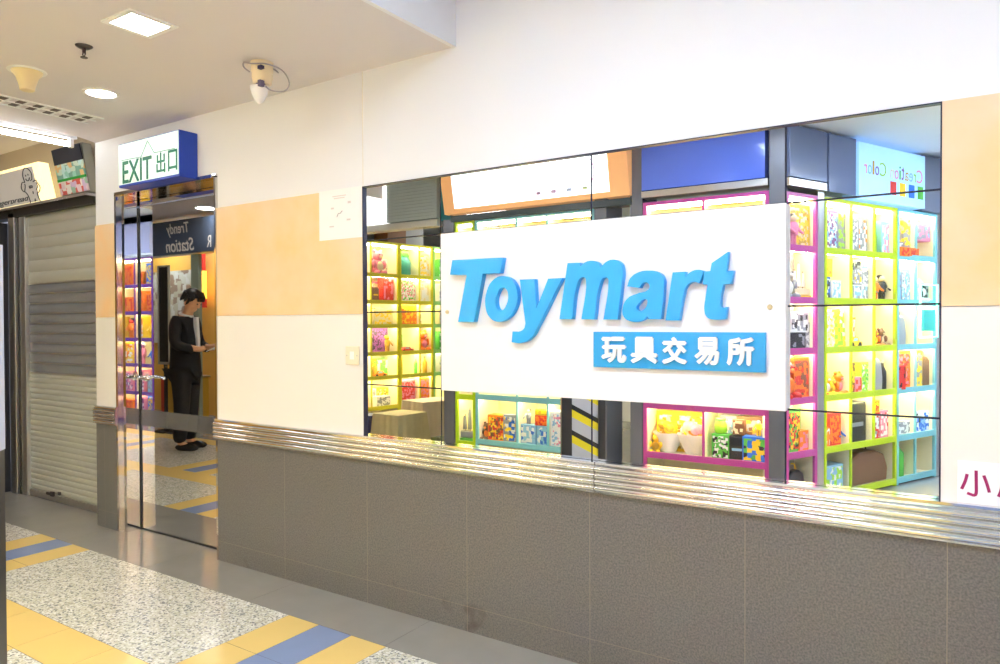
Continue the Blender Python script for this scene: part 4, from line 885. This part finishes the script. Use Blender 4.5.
cols = ['pnk', 'lgr', 'lbl', 'gld', 'pur', 'grn', 'pnk', 'crm', 'lgr', 'pur', 'gld', 'lbl', 'pnk']
word = 'Creation Color'; xx = .04; fitw = .060; k = 0
for ch in word:
    if ch == ' ': xx += .045; continue
    hgt = .1 if ch in 'Clti' else .066; ww = .085 if ch == 'C' else (.022 if ch in 'li' else (.035 if ch in 'tr' else .05))
    text('letter', ch, .1, cm(cols[k % 13]), cs_, (xx+ww/2, -.0515, 2.36+hgt/2), fit=(ww, hgt)); xx += ww+.012; k += 1
for i, (c, m_) in enumerate((('green', 'grn'), ('blue', 'blu'), ('yellow', 'yel'), ('red', 'red'))):
    bm = BM(); bx(bm, .03+i*.13, -.053, 2.235, .11+i*.13, -.05, 2.335); fin('colour_block', bm, cm(m_), cs_)
fascia('white and blue fascia panel above the purple cabinet', front(.2, 1.5), 2.2, 2.6, mat('pale_fascia', srgb(200, 205, 245), .4))
fascia('deep blue fascia panel above the dark blue cabinet', front(1.51, 2.9), 2.2, 2.6, M_BFAS)
# orange framed light sign, leaning
ox0, ox1 = -3.93, -2.17
os_ = thing('lightbox_sign', 'wide white lit sign with an orange surround, top left of the mirror', 'sign', (ox1, -W+.04, 2.24), PI); wd = ox1-ox0
bm = BM(); extx(bm, [(0, 0), (-.08, .42), (.1, .42), (.1, 0)], 0, wd); fin('surround', bm, mat('glowing_orange_surround', srgb(240, 178, 120), .5, emit=.28, ecol=srgb(240, 178, 120)), os_)  # surround is no lamp; slight emission added to make it lighter
bm = BM(); extx(bm, [(-.012, .04), (-.083, .41), (-.07, .41), (0, .04)], .16, wd-.12); fin('lit_face', bm, mat('lit_white_face', (.95, .97, 1), .4, emit=1.3, ecol=(.93, .97, 1), vary=0), os_)
M_PALE = mat('pale_pink_print', srgb(225, 190, 220), .5)
for i in range(4):
    bm = BM(); bx(bm, .34+i*.14, -.0235, .075, .385+i*.14, -.02, .115); fin('small_emblem', bm, [mat('pale_lime_print', srgb(225, 240, 190), .5), mat('pale_blue_print', srgb(205, 215, 245), .5), M_PALE, M_PALE][i], os_)
bm = BM(); tube(bm, smooth_path([(.30, -.06, .30), (.275, -.055, .24), (.275, -.045, .18), (.30, -.035, .12)]), .005, 6); fin('curved_stroke', bm, M_PALE, os_, True)
fascia('dark strip with small fittings under the orange framed sign', front(-3.88, -2.17), 2.17, 2.225, mat('dark_teal_strip', srgb(50, 65, 70), .3), -.02)
# grey corrugated fascia with white sign, shop opening on the left
bm = BM()
for i in range(28): z = 2.225+i*.0145; bx(bm, 0, -.03+.006*(i % 2), z, .60, .05, z+.0135)
o = fin('fascia_panel', bm, mat('ribbed_grey_panel', srgb(178, 188, 188), .5), None, rotz=PI); o.location = (-4.03, -W, 0); tag(o, 'grey ribbed fascia panel over the shop opening', 'fascia panel')
bm = BM(); bx(bm, 0, -.05, 2.23, .9, .05, 2.61); o = fin('lightbox_sign', bm, mat('lit_warm_sign', (.95, .95, .92), .5, emit=1.1, ecol=(1, .98, .95), vary=0), None, rotz=PI); o.location = (-4.635, -W, 0); tag(o, 'white lit sign at the top left corner of the mirror', 'sign')
fascia('pale beam under the ribbed grey fascia', front(-5.6, -4.03), 2.155, 2.215, mat('pale_beam', srgb(200, 200, 195), .5), -.02)
# cartons on a high ledge inside the opening
for i, (s, c, lab) in enumerate(((1.15, 'brn', 'brown carton on top of the near yellow cabinet, left end'), (.55, 'brn', 'brown carton on top of the near yellow cabinet, right end'), (.28, 'gry', 'grey carton on top of the deep yellow cabinet'))):
    d_ = Vector((math.cos(rz), math.sin(rz), 0)); p = il+d_*s; t = thing('storage_carton', lab, 'carton', (p.x, p.y, ZS3[-1]+.022), rz, 'cartons on the yellow cabinets')
    bm = BM(); bx(bm, -.14, .02, 0, .14, .28, .22); fin('carton', bm, cm(c), t, bevel=.003); bm = BM(); bx(bm, -.14, .13, .2195, .14, .17, .221); fin('tape', bm, cm('crm'), t)
# draped tables
def draped(label, x_, y_, w_, d_, h_, rz_, m):
    t = thing('draped_table', label, 'table', (x_, y_, 0), rz_)
    for a in (-1, 1):
        for b in (-1, 1):
            bm = BM(); tube(bm, [(a*(w_/2-.04), b*(d_/2-.04), 0), (a*(w_/2-.04), b*(d_/2-.04), h_-.01)], .014, 8); fin('leg', bm, M_BRUSH, t, True)
    n = 96; bm = BM(); top = []; bot = []; r_ = random.Random(int(w_*99))
    per = []
    for i in range(n):
        u = i/n*4; s = int(u); f = u-s
        p = [(-1+2*f, -1), (1, -1+2*f), (1-2*f, 1), (-1, 1-2*f)][s]; per.append(p)
    for i, (a, b) in enumerate(per):
        fl_ = .012*math.sin(i*1.1)+.01*math.sin(i*.37); top.append(bm.verts.new((a*w_/2, b*d_/2, h_))); bot.append(bm.verts.new((a*(w_/2+.02+fl_), b*(d_/2+.02+fl_), .06+.03*math.sin(i*.2))))
    bm.faces.new(top)
    for i in range(n): bm.faces.new([top[i], bot[i], bot[(i+1) % n], top[(i+1) % n]])
    fin('cloth', bm, m, t, True); return t
M_CL1 = mat('tan_cloth', srgb(205, 190, 140), .9, vary=.08); M_CL2 = mat('beige_cloth', srgb(222, 205, 170), .9, vary=.06)
draped('low table under a tan cloth in the shop opening', -4.81, -3.05, .36, .4, .38, R(5), M_CL1)
draped('low table under a pale beige cloth beside the tan one', -4.90, -3.66, .38, .5, .45, R(14), M_CL2)
bm = BM(); lathe(bm, [(0, .0), (.12, 0), (.14, .06), (.145, .3), (.13, .34), (0, .34)], 24); o = fin('waste_bin', bm, mat('navy_plastic', srgb(30, 40, 90), .4), None, True, loc=(-5.22, -3.0, 0)); tag(o, 'navy blue bin beside the tan draped table', 'bin')

# ---- shop with the slate name board, mirrored in the door
M_FASC = mat('dark_slate_fascia', srgb(70, 86, 112), .3)
ts = thing('shop_sign', 'dark slate name board with white handwritten lettering, mirrored in the door', 'sign', (-6.6, -W, 0), PI)
bm = BM(); bx(bm, 0, -.06, 2.14, 4.2, .1, 2.56); fin('board', bm, M_FASC, ts)
text('lettering', 'Trendy', .13, M_WHITE, ts, (1.62, -.062, 2.44), fit=(.46, .17), shear=.2, offset=.001)
text('lettering', 'Station', .13, M_WHITE, ts, (1.57, -.062, 2.25), fit=(.58, .16), shear=.2, offset=.001)
text('lettering', 'R', .13, M_WHITE, ts, (.98, -.062, 2.26), fit=(.08, .14))
M_SHOPY = mat('ochre_shop_wall', srgb(225, 165, 60), .6)
bm = BM(); bx(bm, -11.49, -3.6, 0, -6.5, -3.55, ZL-.01); bx(bm, -6.55, -3.55, 0, -6.5, -W-.1, ZL-.01); struct('wall_front.001', bm, M_SHOPY)
square_light((-8.4, -3.1, ZL), .5, .3, 'added warm panel light brightening the ochre shop', 40, (1, .75, .42))  # invented lamp, added because the shop interior was too dark
square_light((-9.8, -3.1, ZL), .5, .3, 'added warm panel light brightening the deep end of the ochre shop', 40, (1, .75, .42))  # second invented lamp, same brightening further along the shop
M_GP = mat('greenish_glass_pillar', srgb(150, 165, 150), .2, .1)
pillar('steel and glass pillar at the ochre shop entrance', (-7.86, -W+.02, 0), PI, .15, .05, 0, 2.13, M_GP)
pillar('black framed glass panel left of the shop entrance', (-8.98, -W+.02, 0), PI, .16, .1, .25, 2.13, mat('dark_door_glass', (.02, .025, .03), .1), 'glass panel', 'glass_panel')
wp = thing('poster', 'pale poster with dark blots on the ochre wall inside the shop', 'poster', (-9.75, -3.54, 1.35), PI)
bm = BM(); bx(bm, -.5, -.01, -.35, .5, 0, .7); fin('sheet', bm, printed([srgb(200, 190, 160), srgb(210, 200, 175), srgb(190, 175, 140), srgb(150, 120, 90)], 11, 2), wp)
lb = thing('glowing_sign', 'glowing yellow and orange sign behind the reading person', 'lit sign', (-8.86, -3.35, 0), PI)
bm = BM(); bx(bm, -.12, 0, 1.62, .12, .05, 2.0); fin('lit_panel', bm, mat('lit_yellow_print', srgb(255, 215, 80), .5, emit=1.6, ecol=srgb(255, 200, 60)), lb)
bm = BM(); bx(bm, -.12, -.004, 1.50, .12, .05, 1.62); bx(bm, -.1, 0, 2.0, .1, .05, 2.3); bx(bm, -.02, .01, 0, .02, .04, 1.5); fin('red_band', bm, cm('red'), lb)
kb = thing('cash_cabinet', 'ochre low cabinet with a red end beside the person', 'cabinet', (-7.92, -2.45, 0), PI)
bm = BM(); bx(bm, -.0, 0, .06, .25, .4, .62); fin('body', bm, mat('ochre_cabinet', srgb(190, 150, 40), .5), kb)
bm = BM(); bx(bm, .25, 0, .06, .37, .4, .62); fin('end_panel', bm, mat('red_cabinet_end', srgb(190, 50, 25), .5), kb)
bm = BM(); bx(bm, -.01, -.01, .62, .38, .42, .64); fin('top', bm, M_BRUSH, kb); bm = BM(); bx(bm, .02, .03, 0, .35, .38, .06); fin('plinth', bm, M_BLACK, kb)

# framed black notice stand in front (its pale frame shows in the door)
ns = thing('notice_stand', 'upright black notice panel in a pale metal frame beside the door reflection', 'notice stand', (-8.0, -2.32, 0), R(180))
bm = BM()
fw_ = .115; z0, z1 = .80, 1.97
for a in ((-fw_, z0, fw_, z0+.03), (-fw_, z1-.02, fw_, z1), (-fw_, z0, -fw_+.018, z1), (fw_-.03, z0, fw_, z1)): bx(bm, a[0], -.012, a[1], a[2], .012, a[3])
fin('frame', bm, mat('pale_alu', srgb(190, 190, 180), .3, .3), ns)
bm = BM(); bx(bm, -fw_+.018, -.008, z0+.03, fw_-.03, .008, z1-.02); fin('black_panel', bm, mat('gloss_black', (.012, .014, .016), .12), ns)
bm = BM(); bx(bm, -.018, .0, .02, .018, .03, z0+.02); bx(bm, -.12, -.10, 0, .12, .10, .02); fin('base', bm, M_BLACK, ns)

# ------------------------------------------------------------------ person reading, mirrored in the door
def skin_mesh(name, verts, edges, m, parent, sub=2, root=0):
    me = bpy.data.meshes.new(name); me.from_pydata([v[:3] for v in verts], edges, []); o = bpy.data.objects.new(name, me); COL.objects.link(o); o.parent = parent
    md = o.modifiers.new('skin', 'SKIN'); md.use_smooth_shade = True; o.modifiers.new('sub', 'SUBSURF').levels = sub; o.modifiers['sub'].render_levels = sub
    for i, v in enumerate(verts):
        sv = me.skin_vertices[0].data[i]; r = v[3]; sv.radius = r if isinstance(r, tuple) else (r, r); sv.use_root = (i == root)
    me.materials.append(m); return o
pr_ = thing('person', 'person in black suit and white collar reading with bent head, mirrored in the door', 'person', (-6.72, -1.76, 0), R(-25))
pr_.scale = (.93, .93, .93)
M_SK = mat('skin', srgb(224, 170, 130), .5, vary=.03); M_SUIT = mat('black_suit', (.006, .006, .008), .8, vary=.1); M_HAIR = mat('black_hair', (.012, .010, .010), .4)
# figure faces local +x
body = [(0, 0, .95, .10), (0, 0, 1.15, .095), (.0, 0, 1.35, .10), (.015, 0, 1.45, .07), (.05, 0, 1.52, .05), (.075, 0, 1.58, .072), (.085, 0, 1.66, .085), (.075, 0, 1.715, .06),
        (.0, .17, 1.40, .05), (.03, .22, 1.15, .043), (.24, .12, 1.10, .033), (.30, .09, 1.12, .028),
        (.0, -.17, 1.40, .05), (.03, -.22, 1.15, .043), (.24, -.12, 1.10, .033), (.30, -.09, 1.12, .028),
        (.0, .09, .84, .07), (.02, .1, .5, .055), (-.02, .1, .09, .038), (.10, .1, .035, .035), (.0, -.09, .84, .07), (.0, -.1, .5, .055), (-.04, -.1, .09, .038), (.08, -.1, .035, .035)]
ed = [(0, 1), (1, 2), (2, 3), (3, 4), (4, 5), (5, 6), (6, 7), (2, 8), (8, 9), (9, 10), (10, 11), (2, 12), (12, 13), (13, 14), (14, 15), (0, 16), (16, 17), (17, 18), (18, 19), (0, 20), (20, 21), (21, 22), (22, 23)]
bd = skin_mesh('body', body, ed, M_SK, pr_)
jk = [(0, 0, .70, .19), (0, 0, .92, .175), (0, 0, 1.2, .155), (-.01, 0, 1.36, .15), (.0, 0, 1.44, .09), (-.005, .17, 1.41, .075), (.02, .235, 1.15, .065), (.2, .14, 1.09, .052), (-.005, -.17, 1.41, .075), (.02, -.235, 1.15, .065), (.2, -.14, 1.09, .052)]
skin_mesh('jacket', jk, [(0, 1), (1, 2), (2, 3), (3, 4), (3, 5), (5, 6), (6, 7), (3, 8), (8, 9), (9, 10)], M_SUIT, pr_)
tr_ = [(0, 0, .92, .155), (.01, .1, .8, .115), (.02, .105, .5, .088), (-.01, .11, .07, .075), (.0, -.1, .8, .115), (.0, -.105, .5, .088), (-.03, -.11, .07, .075)]
skin_mesh('trousers', tr_, [(0, 1), (1, 2), (2, 3), (0, 4), (4, 5), (5, 6)], M_SUIT, pr_)
for y, dx in ((.1, .02), (-.1, 0)):
    bm = BM(); ball(bm, (dx+.05, y, .035), .14, .05, .045); 
    for v in bm.verts: v.co.z = max(v.co.z, 0)
    fin('shoe', bm, mat('black_leather', (.01, .01, .01), .25), pr_, True)
bm = BM(); tube(bm, [(.015+.062*math.cos(a), .066*math.sin(a), 1.475-.02*math.cos(a)) for a in [2*PI*i/20 for i in range(20)]], .014, 8, closed=True); fin('shirt_collar', bm, M_WHITE, pr_, True)
bm = BM(); ext(bm, [(-.02, 0), (.022, 0), (.005, .33), (-.035, .33)], -.022, .022)
for v in bm.verts: v.co += Vector((.145, 0, 1.12))
fin('shirt_front', bm, M_WHITE, pr_)
# head: tilted forward
hd = Matrix.Translation((.085, 0, 1.62)) @ Matrix.Rotation(R(32), 4, 'Y')
def hpart(name, bm, m, sm=True):
    for v in bm.verts: v.co = hd @ v.co
    return fin(name, bm, m, pr_, sm)
bm = BM(); ball(bm, (0, 0, .02), .095, .076, .115, n=20); ball(bm, (.03, 0, -.055), .06, .052, .06, n=16); ball(bm, (.098, 0, -.005), .016, .012, .022, n=8)
for s in (-1, 1): ball(bm, (-.005, s*.078, -.0), .018, .010, .03, n=8)
ball(bm, (.083, 0, -.052), .014, .022, .008, n=8); hpart('head', bm, M_SK)
bm = BM()
for s in (-1, 1): ball(bm, (.087, s*.032, .018), .009, .012, .007, n=8)
hpart('eyes', bm, M_HAIR)
bm = BM(); ball(bm, (-.02, 0, .05), .105, .09, .098, n=20)
for v in bm.verts:
    if v.co.x > .045 and v.co.z < .07: v.co.x = .045+(v.co.x-.045)*.4; v.co.z = max(v.co.z, .045)
for i in range(26):
    a = rnd.uniform(-1.9, 1.9); q = Vector((-.02-.095*math.cos(a), .088*math.sin(a), rnd.uniform(-.02, .02))); tube(bm, [q+Vector((0, 0, .06)), q, q+Vector((-.006, 0, -.03))], [.016, .014, .003], 6)
for i in range(14):
    y = -.06+.12*i/13; tube(bm, [(.02, y, .125), (.075, y, .09), (.092, y*1.05, .05)], [.018, .014, .003], 6)
hpart('hair', bm, M_HAIR)
# hands with five fingers holding a booklet
for s in (-1, 1):
    root = Vector((.30, s*.09, 1.12)); vs = [(root.x, root.y, root.z, .026), (root.x+.045, root.y-s*.005, root.z+.012, (.038, .018)), (root.x+.08, root.y-s*.01, root.z+.02, (.036, .014))]; es = [(0, 1), (1, 2)]
    for k in range(4):
        b = len(vs); yy = root.y-s*.01+(k-1.5)*.019; L_ = [.030, .036, .034, .026][k]
        vs += [(root.x+.095, yy, root.z+.022, .009), (root.x+.095+L_, yy, root.z+.016, .0085), (root.x+.10+L_*1.3, yy, root.z-.012, .0075)]; es += [(2, b), (b, b+1), (b+1, b+2)]
    b = len(vs); vs += [(root.x+.04, root.y-s*.042, root.z+.028, .010), (root.x+.075, root.y-s*.05, root.z+.034, .009)]; es += [(1, b), (b, b+1)]
    skin_mesh('hand', vs, es, M_SK, pr_, 1)
bk = thing('booklet', 'pale booklet held by the person in the black suit', 'booklet', pr_.location+Matrix.Rotation(R(-25), 3, 'Z')@Vector((.36, 0, 1.05)), R(-25))
bm = BM(); bx(bm, -.07, -.13, 0, .09, -.002, .006, rot=Matrix.Rotation(R(-25), 3, 'Y')@Matrix.Rotation(R(10), 3, 'X'), piv=(0, 0, 0)); bx(bm, -.07, .002, 0, .09, .13, .006, rot=Matrix.Rotation(R(-25), 3, 'Y')@Matrix.Rotation(R(-10), 3, 'X'), piv=(0, 0, 0)); fin('pages', bm, M_WHITE, bk)
